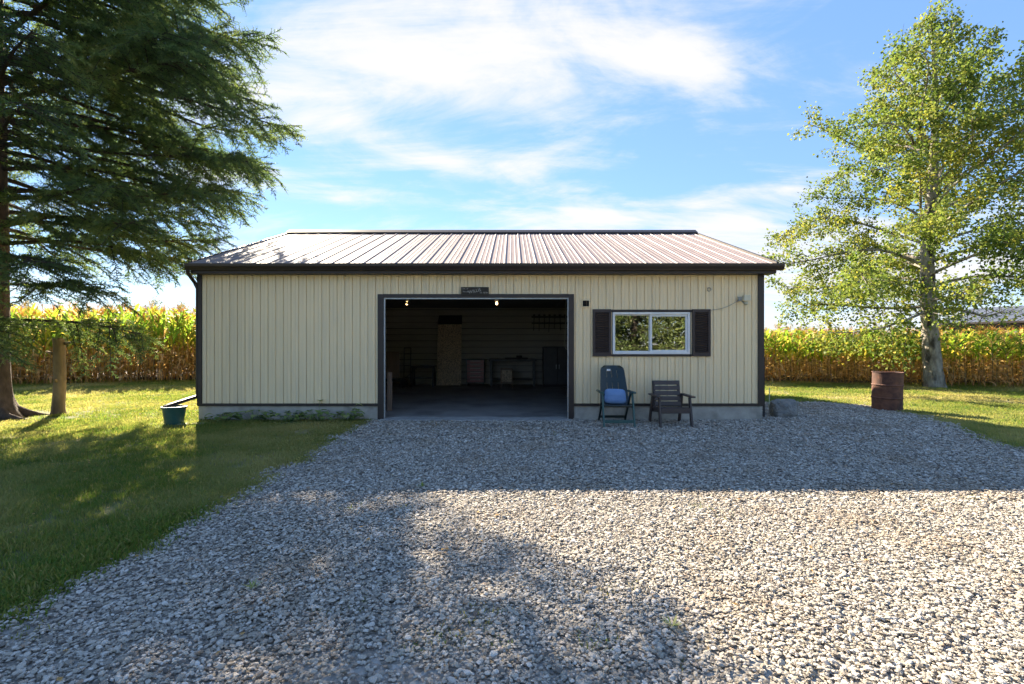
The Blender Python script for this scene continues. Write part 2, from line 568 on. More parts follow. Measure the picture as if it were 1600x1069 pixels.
def stone_material():
    m, N, L = new_mat('crushed_limestone')
    out = N('ShaderNodeOutputMaterial')
    p = N('ShaderNodeBsdfPrincipled')
    p.inputs['Roughness'].default_value = 0.85
    p.inputs['Specular IOR Level'].default_value = 0.3
    oi = N('ShaderNodeObjectInfo')
    r = N('ShaderNodeValToRGB')
    els = r.color_ramp.elements
    cs = [(0.0, (0.13, 0.115, 0.10)), (0.18, (0.29, 0.26, 0.215)), (0.45, (0.43, 0.39, 0.32)), (0.75, (0.50, 0.455, 0.385)),
          (0.93, (0.66, 0.62, 0.55)), (1.0, (0.36, 0.26, 0.18))]
    while len(els) < len(cs):
        els.new(0.5)
    for e, (pos, c) in zip(els, cs):
        e.position = pos; e.color = c4(c)
    L(oi.outputs['Random'], r.inputs[0])
    geo = N('ShaderNodeNewGeometry')
    n = N('ShaderNodeTexNoise'); n.inputs['Scale'].default_value = 1.1; n.inputs['Detail'].default_value = 5
    L(geo.outputs['Position'], n.inputs['Vector'])
    mr = N('ShaderNodeMapRange'); L(n.outputs['Fac'], mr.inputs[0])
    mr.inputs[1].default_value = 0.52; mr.inputs[2].default_value = 0.74; mr.inputs[4].default_value = 0.6
    mx = N('ShaderNodeMix'); mx.data_type = 'RGBA'
    L(mr.outputs[0], mx.inputs['Factor']); L(r.outputs[0], mx.inputs['A'])
    mx.inputs['B'].default_value = (0.30, 0.225, 0.145, 1)
    tc = N('ShaderNodeTexCoord')
    n2 = N('ShaderNodeTexNoise'); n2.inputs['Scale'].default_value = 2.5; n2.inputs['Detail'].default_value = 5
    L(tc.outputs['Object'], n2.inputs['Vector'])
    b = N('ShaderNodeBump'); b.inputs['Strength'].default_value = 0.4; b.inputs['Distance'].default_value = 0.2
    L(n2.outputs['Fac'], b.inputs['Height']); L(b.outputs[0], p.inputs['Normal'])
    L(mx.outputs['Result'], p.inputs['Base Color'])
    L(p.outputs[0], out.inputs[0])
    return m


M['stone'] = stone_material()


def gravel_bed_material():
    m, N, L = new_mat('gravel_bed')
    out = N('ShaderNodeOutputMaterial')
    p = N('ShaderNodeBsdfPrincipled')
    p.inputs['Roughness'].default_value = 0.95
    tc = N('ShaderNodeTexCoord')
    v = N('ShaderNodeTexVoronoi'); v.inputs['Scale'].default_value = 32
    L(tc.outputs['Object'], v.inputs['Vector'])
    sep = N('ShaderNodeSeparateColor'); L(v.outputs['Color'], sep.inputs[0])
    r = N('ShaderNodeValToRGB')
    r.color_ramp.elements[0].color = (0.20, 0.175, 0.14, 1)
    r.color_ramp.elements[1].color = (0.40, 0.38, 0.34, 1)
    L(sep.outputs[0], r.inputs[0])
    n = N('ShaderNodeTexNoise'); n.inputs['Scale'].default_value = 0.9; n.inputs['Detail'].default_value = 6
    L(tc.outputs['Object'], n.inputs['Vector'])
    mr = N('ShaderNodeMapRange'); L(n.outputs['Fac'], mr.inputs[0])
    mr.inputs[1].default_value = 0.5; mr.inputs[2].default_value = 0.7; mr.inputs[4].default_value = 0.7
    mx = N('ShaderNodeMix'); mx.data_type = 'RGBA'
    L(mr.outputs[0], mx.inputs['Factor']); L(r.outputs[0], mx.inputs['A'])
    mx.inputs['B'].default_value = (0.16, 0.125, 0.075, 1)
    L(mx.outputs['Result'], p.inputs['Base Color'])
    b = N('ShaderNodeBump'); b.inputs['Strength'].default_value = 0.9; b.inputs['Distance'].default_value = 0.02
    inv = N('ShaderNodeMath'); inv.operation = 'SUBTRACT'; inv.inputs[0].default_value = 1
    L(v.outputs['Distance'], inv.inputs[1]); L(inv.outputs[0], b.inputs['Height'])
    L(b.outputs[0], p.inputs['Normal'])
    L(p.outputs[0], out.inputs[0])
    return m


M['bed'] = gravel_bed_material()
M['lawn'] = surf('lawn_thatch', (0.095, 0.125, 0.034), (0.15, 0.16, 0.05), rough=0.95, scale=9, bump=0.8, bscale=55, bdist=0.03,
                 c3=(0.38, 0.305, 0.16), scale3=0.42, lo3=0.48, hi3=0.66)
M['soil'] = surf('field_soil', (0.085, 0.062, 0.042), (0.055, 0.040, 0.028), rough=0.95, scale=5, bump=0.8, bscale=20)

# ------------------------------------------------------------------ ground


def poly_mesh(name, pts, z, mat):
    me = bpy.data.meshes.new(name)
    me.from_pydata([(x, y, z) for x, y in pts], [], [tuple(range(len(pts)))])
    me.materials.append(mat)
    me.update()
    return me


def structure(name, me):
    return tag(link(name, me), kind='structure')


structure('ground', poly_mesh('ground', [(-900, -200), (900, -200), (900, 1500), (-900, 1500)], 0.0, M['lawn']))
DRIVE = [(-2.87, -9), (-2.84, 2.7), (-2.78, 3.5), (-2.86, 4.6), (-2.9, 5.7), (-2.93, 7.05), (-2.98, 8.5), (-2.75, 9.54),
         (5.02, 9.54), (5.02, 12.3), (8.0, 12.3), (8.55, 11.6), (8.72, 10.7), (8.5, 9.6), (8.08, 8.64), (7.67, 7.78), (7.42, 6.94),
         (7.3, 5.5), (7.3, -9)]
structure('gravel_driveway', poly_mesh('gravel_driveway', DRIVE, 0.006, M['bed']))


def inside(P, poly):
    x, y = P[:, 0], P[:, 1]
    r = np.zeros(len(P), bool)
    j = len(poly) - 1
    for i in range(len(poly)):
        xi, yi = poly[i]; xj, yj = poly[j]
        c = ((yi > y) != (yj > y)) & (x < (xj - xi) * (y - yi) / (yj - yi + 1e-12) + xi)
        r ^= c
        j = i
    return r


def smooth_noise(P, scale, seed):
    """cheap value noise for scattering"""
    g = np.random.default_rng(seed).random((64, 64))
    x = P[:, 0] / scale + 100.0; y = P[:, 1] / scale + 100.0
    xi = np.floor(x).astype(int); yi = np.floor(y).astype(int)
    fx = x - xi; fy = y - yi
    fx = fx * fx * (3 - 2 * fx); fy = fy * fy * (3 - 2 * fy)
    a = g[xi % 64, yi % 64]; b = g[(xi + 1) % 64, yi % 64]; c = g[xi % 64, (yi + 1) % 64]; d = g[(xi + 1) % 64, (yi + 1) % 64]
    return (a * (1 - fx) + b * fx) * (1 - fy) + (c * (1 - fx) + d * fx) * fy


def scatter(name, P, ROT, SCL, IDX, coll):
    me = bpy.data.meshes.new(name)
    me.vertices.add(len(P))
    me.vertices.foreach_set('co', np.asarray(P, np.float32).ravel())
    for nm, arr in (('rot', ROT), ('scl', SCL)):
        a = me.attributes.new(nm, 'FLOAT_VECTOR', 'POINT')
        a.data.foreach_set('vector', np.asarray(arr, np.float32).ravel())
    a = me.attributes.new('idx', 'INT', 'POINT')
    a.data.foreach_set('value', np.asarray(IDX, np.int32))
    o = link(name, me)
    ng = bpy.data.node_groups.new(name + '_nodes', 'GeometryNodeTree')
    ng.interface.new_socket('Geometry', in_out='INPUT', socket_type='NodeSocketGeometry')
    ng.interface.new_socket('Geometry', in_out='OUTPUT', socket_type='NodeSocketGeometry')
    N = ng.nodes.new; L = ng.links.new
    gi = N('NodeGroupInput'); go = N('NodeGroupOutput')
    iop = N('GeometryNodeInstanceOnPoints')
    ci = N('GeometryNodeCollectionInfo')
    ci.inputs['Collection'].default_value = coll
    ci.inputs['Separate Children'].default_value = True
    ci.inputs['Reset Children'].default_value = True

    def attr(nm, t):
        n = N('GeometryNodeInputNamedAttribute'); n.data_type = t
        n.inputs['Name'].default_value = nm
        return n.outputs['Attribute']
    e2r = N('FunctionNodeEulerToRotation')
    L(attr('rot', 'FLOAT_VECTOR'), e2r.inputs[0])
    L(gi.outputs[0], iop.inputs['Points'])
    L(ci.outputs[0], iop.inputs['Instance'])
    iop.inputs['Pick Instance'].default_value = True
    L(attr('idx', 'INT'), iop.inputs['Instance Index'])
    L(e2r.outputs[0], iop.inputs['Rotation'])
    L(attr('scl', 'FLOAT_VECTOR'), iop.inputs['Scale'])
    L(iop.outputs[0], go.inputs[0])
    md = o.modifiers.new('scatter', 'NODES')
    md.node_group = ng
    return o


def variant_collection(name, meshes):
    c = bpy.data.collections.new(name)
    for i, me in enumerate(meshes):
        o = bpy.data.objects.new('%s_%02d' % (name, i), me)
        c.objects.link(o)
    return c


# --- gravel stones
def stone_meshes(n=10):
    import bmesh
    out = []
    for k in range(n):
        bm = bmesh.new()
        bmesh.ops.create_icosphere(bm, subdivisions=2 if k < 6 else 1, radius=1.0)
        r = random.Random(k + 50)
        planes = [(Vector((r.gauss(0, 1), r.gauss(0, 1), r.gauss(0, 1))).normalized(), r.uniform(0.55, 0.85)) for _ in range(9)]
        for v in bm.verts:
            for nrm, d in planes:
                e = v.co.dot(nrm) - d
                if e > 0:
                    v.co -= nrm * e * 0.92
            v.co *= 1 + r.uniform(-0.04, 0.04)
        sx, sy, sz = 1.0, r.uniform(0.6, 0.9), r.uniform(0.34, 0.50)
        for v in bm.verts:
            v.co = Vector((v.co.x * sx, v.co.y * sy, v.co.z * sz))
        me = bpy.data.meshes.new('stone_shape')
        bm.to_mesh(me); bm.free()
        me.materials.append(M['stone'])
        out.append(me)
    return out


def gravel():
    coll = variant_collection('stone_shape', stone_meshes())
    zones = [(-3.2, 6.4, 1.3, 4.6, 4700, 0.0108), (-3.2, 8.4, 4.6, 7.2, 3200, 0.0122), (-3.3, 9.2, 7.2, 12.5, 1850, 0.0150)]
    Ps = []; Ss = []
    for x0, x1, y0, y1, d, s in zones:
        n = int((x1 - x0) * (y1 - y0) * d)
        P = np.column_stack([rng.uniform(x0, x1, n), rng.uniform(y0, y1, n)])
        Q = P + np.column_stack([(smooth_noise(P, 0.45, 3) - 0.5) * 0.30 + rng.normal(0, 0.05, n), rng.normal(0, 0.05, n)])
        keep = inside(Q, DRIVE) & ~((P[:, 1] > 9.50) & (P[:, 0] < 5.05))
        keep &= ~((P[:, 1] > 9.36) & (P[:, 0] > -2.6) & (P[:, 0] < 1.16))
        # thin, silty patches where the bed shows
        bare = smooth_noise(P, 0.55, 8) * 0.6 + smooth_noise(P, 0.2, 9) * 0.4
        keep &= ~((bare > 0.70) & (rng.random(n) < 0.55))
        P = P[keep]
        Ps.append(P); Ss.append(np.full(len(P), s))
    P = np.vstack(Ps); S = np.concatenate(Ss)
    n = len(P)
    S = S * np.clip(rng.lognormal(0, 0.36, n), 0.45, 2.3)
    Z = 0.008 + S * rng.uniform(0.1, 0.6, n) + smooth_noise(P, 0.3, 4) * 0.012
    rot = np.column_stack([rng.normal(0, 0.22, n), rng.normal(0, 0.22, n), rng.uniform(0, 6.28, n)])
    o = scatter('gravel_stones', np.column_stack([P, Z]), rot, np.repeat(S[:, None], 3, 1), rng.integers(0, 10, n), coll)
    tag(o, 'loose pale grey crushed gravel covering the driveway', 'gravel', kind='stuff')


gravel()


# --- grass
def grass_meshes(n=8):
    out = []
    for k in range(n):
        r = random.Random(200 + k)
        vs = []; fs = []; ti = []
        nb = 34
        for b in range(nb):
            a = r.uniform(0, 6.28); d = math.sqrt(r.random()) * 0.10
            x, y = d * math.cos(a), d * math.sin(a)
            h = r.uniform(0.016, 0.040) * (1.3 if r.random() < 0.12 else 1)
            w = r.uniform(0.0022, 0.0042)
            la = r.uniform(0, 6.28); lean = r.uniform(0.1, 1.1) * h
            lx, ly = math.cos(la), math.sin(la)
            px, py = -ly, lx
            i = len(vs)
            vs += [(x - px * w, y - py * w, -0.004), (x + px * w, y + py * w, -0.004),
                   (x + lx * lean * 0.4 + px * w * 0.8, y + ly * lean * 0.4 + py * w * 0.8, h * 0.6),
                   (x + lx * lean * 0.4 - px * w * 0.8, y + ly * lean * 0.4 - py * w * 0.8, h * 0.6),
                   (x + lx * lean, y + ly * lean, h), (x + lx * lean, y + ly * lean, h)]
            fs += [(i, i + 1, i + 2, i + 3), (i + 3, i + 2, i + 4, i + 5)]
            t = min(1, max(0, r.gauss(0.42, 0.2)))
            if r.random() < 0.12: t = r.uniform(0.85, 1)
            ti += [t, t]
        out.append(np_mesh('grass_tuft_shape', vs, fs, M['grass'], tint=ti))
    return out


SPRUCE = (-10.60, 9.75)


def lawn_grass():
    coll = variant_collection('grass_tuft_shape', grass_meshes())
    zones = [(-9.5, -2.5, 1.2, 6.0, 260, 1.0), (-14, -2.5, 6.0, 9.6, 190, 1.15), (-22, -5.8, 9.6, 19.4, 85, 1.5),
             (4.9, 12, 11.2, 18.8, 95, 1.4), (6.9, 14, 3.0, 11.2, 150, 1.2), (12, 24, 6.0, 18.0, 70, 1.5)]
    Ps = []; Ss = []
    inner = [(x + (0.10 if x < 0 else -0.10), y) for x, y in DRIVE]
    for x0, x1, y0, y1, d, s in zones:
        n = int((x1 - x0) * (y1 - y0) * d)
        P = np.column_stack([rng.uniform(x0, x1, n), rng.uniform(y0, y1, n)])
        Q = P + np.column_stack([(smooth_noise(P, 0.45, 3) - 0.5) * 0.30 + rng.normal(0, 0.05, n), rng.normal(0, 0.05, n)])
        k = ~inside(Q, inner)
        k &= ~((P[:, 0] > -6.22) & (P[:, 0] < 5.0) & (P[:, 1] > 9.50) & (P[:, 1] < 17.6))
        ds = np.hypot(P[:, 0] - SPRUCE[0], (P[:, 1] - SPRUCE[1]))
        k &= rng.random(n) < np.clip((ds - 0.5) / 2.2, 0, 1) * (0.55 + 0.9 * smooth_noise(P, 0.6, 21))
        k &= rng.random(n) < np.clip(0.35 + 1.5 * smooth_noise(P, 0.9, 22), 0, 1)
        P = P[k]
        Ps.append(P); Ss.append(np.full(len(P), s))
    ne = 1500
    E = np.column_stack([-3.0 + rng.normal(0, 0.10, ne), rng.uniform(1.2, 9.4, ne)])
    E = E[smooth_noise(E, 0.35, 44) > 0.35]
    Ps.append(E); Ss.append(np.full(len(E), 1.35))
    W = np.column_stack([rng.uniform(-2.8, 7.2, 5200), rng.uniform(1.8, 9.2, 5200)])
    W = W[(smooth_noise(W, 0.9, 45) * 0.55 + smooth_noise(W, 0.25, 46) * 0.45 > 0.76)]
    Ps.append(W); Ss.append(np.full(len(W), 0.62))
    P = np.vstack(Ps); S = np.concatenate(Ss); n = len(P)
    S = S * np.clip(rng.lognormal(0, 0.25, n), 0.6, 1.9)
    rot = np.column_stack([rng.normal(0, 0.06, n), rng.normal(0, 0.06, n), rng.uniform(0, 6.28, n)])
    scl = np.column_stack([S, S, np.clip(S, 0, 1.25) * rng.uniform(0.8, 1.25, n)])
    o = scatter('lawn_grass', np.column_stack([P, np.zeros(n)]), rot, scl, rng.integers(0, 8, n), coll)
    tag(o, 'short mown grass with dry yellow patches on both sides of the gravel', 'grass', kind='stuff')


lawn_grass()

# ------------------------------------------------------------------ the garage
WY = 9.554            # front face of the siding
BY = 17.50            # back wall
XL, XR = -6.24, 4.99
RX0, RX1 = -6.26, 5.16
EY = 9.30             # eave edge of the roof sheet
EZ = 3.075
RY = 13.53            # ridge
RZ = 4.625
SLOPE = (RZ - EZ) / (RY - EY)
FND = 0.292           # top of foundation
DX0, DX1, DZ = -2.55, 1.125, 2.435
WX0, WX1, WZ0, WZ1 = 1.985, 3.556, 1.287, 2.180

garage = empty('metal_garage', ((XL + XR) / 2, WY, 0), label='beige metal-clad garage with brown trim, brown ribbed roof and wide open doorway', cat='garage')
garage.location = (0, 0, 0)


def siding():
    wall = MB()
    # core of the front wall behind the sheets, with the two openings left free
    y0, y1 = WY + 0.03, WY + 0.14
    wall.box(XL + 0.02, DX0 - 0.02, y0, y1, FND, 3.0)
    wall.box(DX1 + 0.02, WX0, y0, y1, FND, 3.0)
    wall.box(WX1, XR - 0.02, y0, y1, FND, 3.0)
    wall.box(DX0 - 0.02, DX1 + 0.02, y0, y1, DZ + 0.02, 3.0)
    wall.box(WX0, WX1, y0, y1, FND, WZ0)
    wall.box(WX0, WX1, y0, y1, WZ1, 3.0)
    w = wall.build('front_wall', M['inner'], garage)
    pitch = 0.1528
    gw = 0.020

    def prof(x):
        t = ((x - XL) % pitch)
        return t
    bps = []
    k = 0
    while XL + k * pitch < XR + pitch:
        b = XL + k * pitch
        bps += [(b, 0.0), (b + 0.006, 0.018), (b + gw - 0.005, 0.018), (b + gw, 0.0), (b + 0.079, 0.0), (b + 0.083, -0.0045), (b + 0.093, -0.0045), (b + 0.097, 0.0)]
        k += 1

    def d_at(x):
        for (a, da), (b, db) in zip(bps, bps[1:]):
            if a <= x <= b:
                return da + (db - da) * (x - a) / (b - a)
        return 0.0
    opens = [(DX0 - 0.10, DX1 + 0.07, 0, DZ + 0.05), (WX0, WX1, WZ0, WZ1)]
    pw = pitch * 6
    n = int(math.ceil((XR - XL) / pw))
    for i in range(n):
        a, b = XL + i * pw, min(XL + (i + 1) * pw, XR)
        cuts = sorted(set([a, b] + [x for o in opens for x in (o[0], o[1]) if a < x < b]))
        mb = MB(); mb_low = MB()
        through = any(not any(o[0] < (s + e) / 2 < o[1] for o in opens) for s, e in zip(cuts, cuts[1:]))
        for s, e in zip(cuts, cuts[1:]):
            mid = (s + e) / 2
            ivs = [(FND + 0.01, 3.02)]
            for o in opens:
                if o[0] < mid < o[1]:
                    nv = []
                    for z0, z1 in ivs:
                        if o[2] > z0: nv.append((z0, min(o[2], z1)))
                        if o[3] < z1: nv.append((max(o[3], z0), z1))
                    ivs = nv
            xs = [(s, d_at(s))] + [p for p in bps if s + 1e-5 < p[0] < e - 1e-5] + [(e, d_at(e))]
            for z0, z1 in ivs:
                if z1 - z0 < 0.02: continue
                vs = []
                for x, d in xs:
                    vs += [(x, WY + d, z0), (x, WY + d, z1)]
                (mb if through or z1 > 3.0 else mb_low).add(vs, [(2 * j, 2 * j + 2, 2 * j + 3, 2 * j + 1) for j in range(len(xs) - 1)])
        for piece in (mb, mb_low):
            if piece.f:
                piece.build('siding_panel', M['siding'], w)


siding()


def shell():
    # foundation
    f = MB()
    f.box(XL + 0.0, DX0 - 0.11, WY + 0.004, WY + 0.2, -0.3, FND)
    f.box(DX1 + 0.09, XR - 0.01, WY + 0.004, WY + 0.2, -0.3, FND)
    f.box(XL + 0.0, XL + 0.2, WY + 0.2, BY, -0.3, FND)
    f.box(XR - 0.21, XR - 0.01, WY + 0.2, BY, -0.3, FND)
    f.box(XL + 0.2, XR - 0.21, BY - 0.2, BY, -0.3, FND)
    f.build('foundation', M['concrete'], garage)
    s = MB(); s.box(XL + 0.2, XR - 0.21, WY + 0.2, BY - 0.2, -0.2, 0.035)
    s.build('floor_slab', M['slab'], garage)
    s = MB(); s.box(DX0 - 0.06, DX1 + 0.06, WY - 0.16, WY + 0.2, -0.2, 0.030)
    s.build('door_sill', M['apron'], garage, bevel=0.008)
    # side and back walls with plain ribbed sheets outside
    for name, x in (('side_wall', XL), ('side_wall', XR)):
        sgn = -1 if x < 0 else 1
        w = MB()
        xi = x - sgn * 0.14
        poly = [(WY + 0.145, FND), (BY, FND), (BY, 3.02), (RY, 4.50), (WY + 0.145, 3.02)]
        w.prism_x(poly, min(xi, x - sgn * 0.012), max(xi, x - sgn * 0.012))
        y = WY + 0.15
        while y < BY:
            y2 = min(y + 0.13, BY)
            zt = 3.0 + max(0, min((y - WY), (BY - y2))) * 0.34
            w.box(min(x - sgn * 0.02, x), max(x - sgn * 0.02, x), y, y2, FND + 0.01, zt)
            y += 0.1528
        w.build(name, M['siding'], garage)
    b = MB(); b.box(XL + 0.14, XR - 0.14, BY - 0.12, BY, FND, 3.0)
    b.build('back_wall', M['siding'], garage)
    c = MB(); c.box(XL + 0.15, XR - 0.15, WY + 0.145, BY - 0.13, 2.78, 2.83)
    c.build('ceiling', M['inner'], garage)
    # boards lining the inside of the back wall, one by one
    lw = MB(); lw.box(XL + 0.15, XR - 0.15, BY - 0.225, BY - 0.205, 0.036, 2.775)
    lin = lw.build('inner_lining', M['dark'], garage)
    z = 0.04
    me = None
    while z < 2.74:
        q = MB(); q.box(XL + 0.16, XR - 0.16, -0.012, 0.012, 0, 0.208)
        if me is None:
            me = q.mesh('liner_board', M['liner'])
        o = link('liner_board', me, lin, (0, BY - 0.240, z + random.uniform(-0.003, 0.003)))
        z += 0.2235
    # brown trims
    t = MB(); t.box(XL - 0.004, DX0 - 0.112, WY - 0.022, WY + 0.02, FND - 0.012, FND + 0.042)
    t.build('base_trim', M['brown'], garage)
    t = MB(); t.box(DX1 + 0.102, XR + 0.004, WY - 0.022, WY + 0.02, FND - 0.012, FND + 0.042)
    t.build('base_trim', M['brown'], garage)
    t = MB(); t.box(XL - 0.012, XL + 0.075, WY - 0.026, WY + 0.004, FND + 0.0, 2.98); t.box(XL - 0.016, XL - 0.002, WY - 0.026, WY + 0.11, FND, 2.98)
    t.build('corner_trim', M['brown'], garage)
    t = MB(); t.box(XR - 0.10, XR + 0.014, WY - 0.026, WY + 0.004, FND + 0.0, 2.98); t.box(XR + 0.002, XR + 0.018, WY - 0.024, WY + 0.11, FND, 2.98)
    t.build('corner_trim', M['brown'], garage)
    # door surround
    d = MB(); d.box(DX0 - 0.115, DX0, WY - 0.034, WY + 0.15, -0.02, DZ + 0.07)
    d.build('door_jamb', M['brown'], garage)
    d = MB(); d.box(DX1, DX1 + 0.105, WY - 0.034, WY + 0.15, -0.02, DZ + 0.07)
    d.build('door_jamb', M['brown'], garage)
    d = MB(); d.box(DX0 - 0.003, DX1 + 0.003, WY - 0.036, WY + 0.15, DZ, DZ + 0.072)
    d.build('door_header', M['brown'], garage)
    for (x0, x1, z0, z1) in ((DX0, DX0 + 0.028, 0.03, DZ), (DX1 - 0.022, DX1, 0.03, DZ), (DX0 + 0.028, DX1 - 0.022, DZ - 0.026, DZ)):
        d = MB(); d.box(x0, x1, WY - 0.01, WY + 0.02, z0, z1)
        d.build('weather_strip', M['galv'], garage)
    # overhead door rolled up under the ceiling: its track
    for x in (DX0 - 0.07, DX1 + 0.03):
        d = MB(); d.box(x, x + 0.04, WY + 0.16, WY + 0.20, 0.036, 2.5)
        d.box(x, x + 0.04, WY + 0.2, WY + 3.0, 2.5, 2.54)
        d.build('door_track', M['darksteel'], garage)


shell()


def roof():
    pitch = 0.3048
    root = MB()
    # deck under the sheets
    root.add([(RX0 + 0.02, EY + 0.02, EZ - 0.02), (RX1 - 0.02, EY + 0.02, EZ - 0.02), (RX1 - 0.02, RY, RZ - 0.02), (RX0 + 0.02, RY, RZ - 0.02),
              (RX0 + 0.02, 2 * RY - EY - 0.02, EZ - 0.02), (RX1 - 0.02, 2 * RY - EY - 0.02, EZ - 0.02)],
             [(0, 1, 2, 3), (3, 2, 5, 4)])
    r = root.build('roof', M['dark'], garage)
    ny, nz = -SLOPE, 1.0
    ln = math.hypot(ny, nz); ny /= ln; nz /= ln
    pw = pitch * 3
    n = int(math.ceil((RX1 - RX0) / pw))
    prof1 = [(0.0, 0.0), (0.012, 0.017), (0.032, 0.017), (0.044, 0.0), (0.128, 0.0), (0.134, 0.005), (0.152, 0.005), (0.158, 0.0), (0.220, 0.0), (0.226, 0.005), (0.244, 0.005), (0.25, 0.0)]
    for side in (1, -1):
        for i in range(n):
            a = RX0 + i * pw; b = min(a + pw, RX1)
            xs = []
            for k in range(3):
                for x, d in prof1:
                    xs.append((a + k * pitch + x, d))
            xs.append((a + pw, 0.0))
            xs = [p for p in xs if p[0] <= b + 1e-6]
            if len(xs) < 2: continue
            vs = []
            lift = 0.004 * (i % 2)
            for x, d in xs:
                d += lift
                y0, z0, y1, z1 = EY - 0.03, EZ - 0.03 * SLOPE, RY, RZ
                if side > 0:
                    vs += [(x, y0 + ny * d, z0 + nz * d), (x, y1 + ny * d, z1 + nz * d)]
                else:
                    vs += [(x, 2 * RY - (y0 + ny * d), z0 + nz * d), (x, 2 * RY - (y1 + ny * d), z1 + nz * d)]
            mb = MB()
            mb.add(vs, [(2 * j, 2 * j + 2, 2 * j + 3, 2 * j + 1) for j in range(len(xs) - 1)])
            mb.build('roof_panel', M['roof'], r)
    cap = MB()
    w = 0.20
    cap.prism_x([(RY - w, RZ - w * SLOPE + 0.03), (RY - w, RZ - w * SLOPE + 0.058), (RY - 0.03, RZ + 0.085), (RY + 0.03, RZ + 0.085), (RY + w, RZ - w * SLOPE + 0.058), (RY + w, RZ - w * SLOPE + 0.03), (RY, RZ + 0.03)],
                RX0 + 0.0, RX1 + 0.0)
    cap.build('ridge_cap', M['brown'], r)
    # rake trim along the gable edges
    for x in (RX0, RX1):
        for s in (1, -1):
            t = MB()
            ya, yb = (EY, RY) if s > 0 else (2 * RY - EY, RY)
            x0, x1 = (x - 0.012, x + 0.035) if x < 0 else (x - 0.035, x + 0.012)
            vs = []
            for xx in (x0, x1):
                vs += [(xx, ya, EZ - 0.13), (xx, yb, RZ - 0.13), (xx, yb, RZ + 0.034), (xx, ya, EZ + 0.034)]
            t.add(vs, [(0, 1, 2, 3), (7, 6, 5, 4), (0, 4, 5, 1), (1, 5, 6, 2), (2, 6, 7, 3), (3, 7, 4, 0)])
            t.build('rake_trim', M['brown'], r)
    # fascia, soffit and gutter along the front
    fa = MB(); fa.box(RX0 + 0.04, RX1 - 0.04, EY - 0.002, EY + 0.024, EZ - 0.19, EZ - 0.03)
    fa.build('fascia', M['brown'], r)
    so = MB(); so.box(RX0 + 0.04, RX1 - 0.04, EY + 0.026, WY + 0.03, EZ - 0.19, EZ - 0.172)
    so.build('soffit', M['brown'], r)
    g = MB()
    ox = EY - 0.006
    prof = [(ox, EZ - 0.135), (ox - 0.070, EZ - 0.135), (ox - 0.078, EZ - 0.115), (ox - 0.098, EZ - 0.085), (ox - 0.112, EZ - 0.06), (ox - 0.116, EZ - 0.022), (ox - 0.116, EZ - 0.012),
            (ox - 0.104, EZ - 0.012), (ox - 0.104, EZ - 0.05), (ox - 0.09, EZ - 0.08), (ox - 0.070, EZ - 0.11), (ox - 0.065, EZ - 0.128), (ox, EZ - 0.128)]
    g.prism_x(prof, RX0 - 0.01, RX1 + 0.06)
    gu = g.build('gutter', M['gutter'], garage)
    for x in (RX0 - 0.014, RX1 + 0.061):
        e = MB(); e.prism_x([(ox, EZ - 0.134), (ox - 0.070, EZ - 0.134), (ox - 0.098, EZ - 0.084), (ox - 0.115, EZ - 0.022), (ox - 0.115, EZ - 0.013), (ox, EZ - 0.013)], x, x + 0.003)
        e.build('end_cap', M['gutter'], gu)
    # downspout on the left corner
    ds = MB()
    px, py = XL - 0.055, WY + 0.06
    ds.tube([(RX0 + 0.02, EY - 0.06, EZ - 0.13), (RX0 + 0.0, EY - 0.03, EZ - 0.19), (px - 0.04, py - 0.03, 2.74), (px, py, 2.62), (px, py, 0.50), (px - 0.05, py - 0.04, 0.44)], 0.035, 10)
    dsp = ds.build('downspout', M['gutter'], garage)
    sp = MB(); sp.bar((px + 0.03, py - 0.03, 0.475), (-6.50, 8.98, 0.34), 0.075, 0.06)
    sp.build('spout_extension', M['gutter'], dsp)
    # gable cable run down the right corner
    c = MB(); c.tube([(XR + 0.05, WY + 0.05, 1.25), (XR + 0.052, WY + 0.05, 0.06)], 0.017, 8)
    c.build('conduit', M['dark'], garage)


roof()


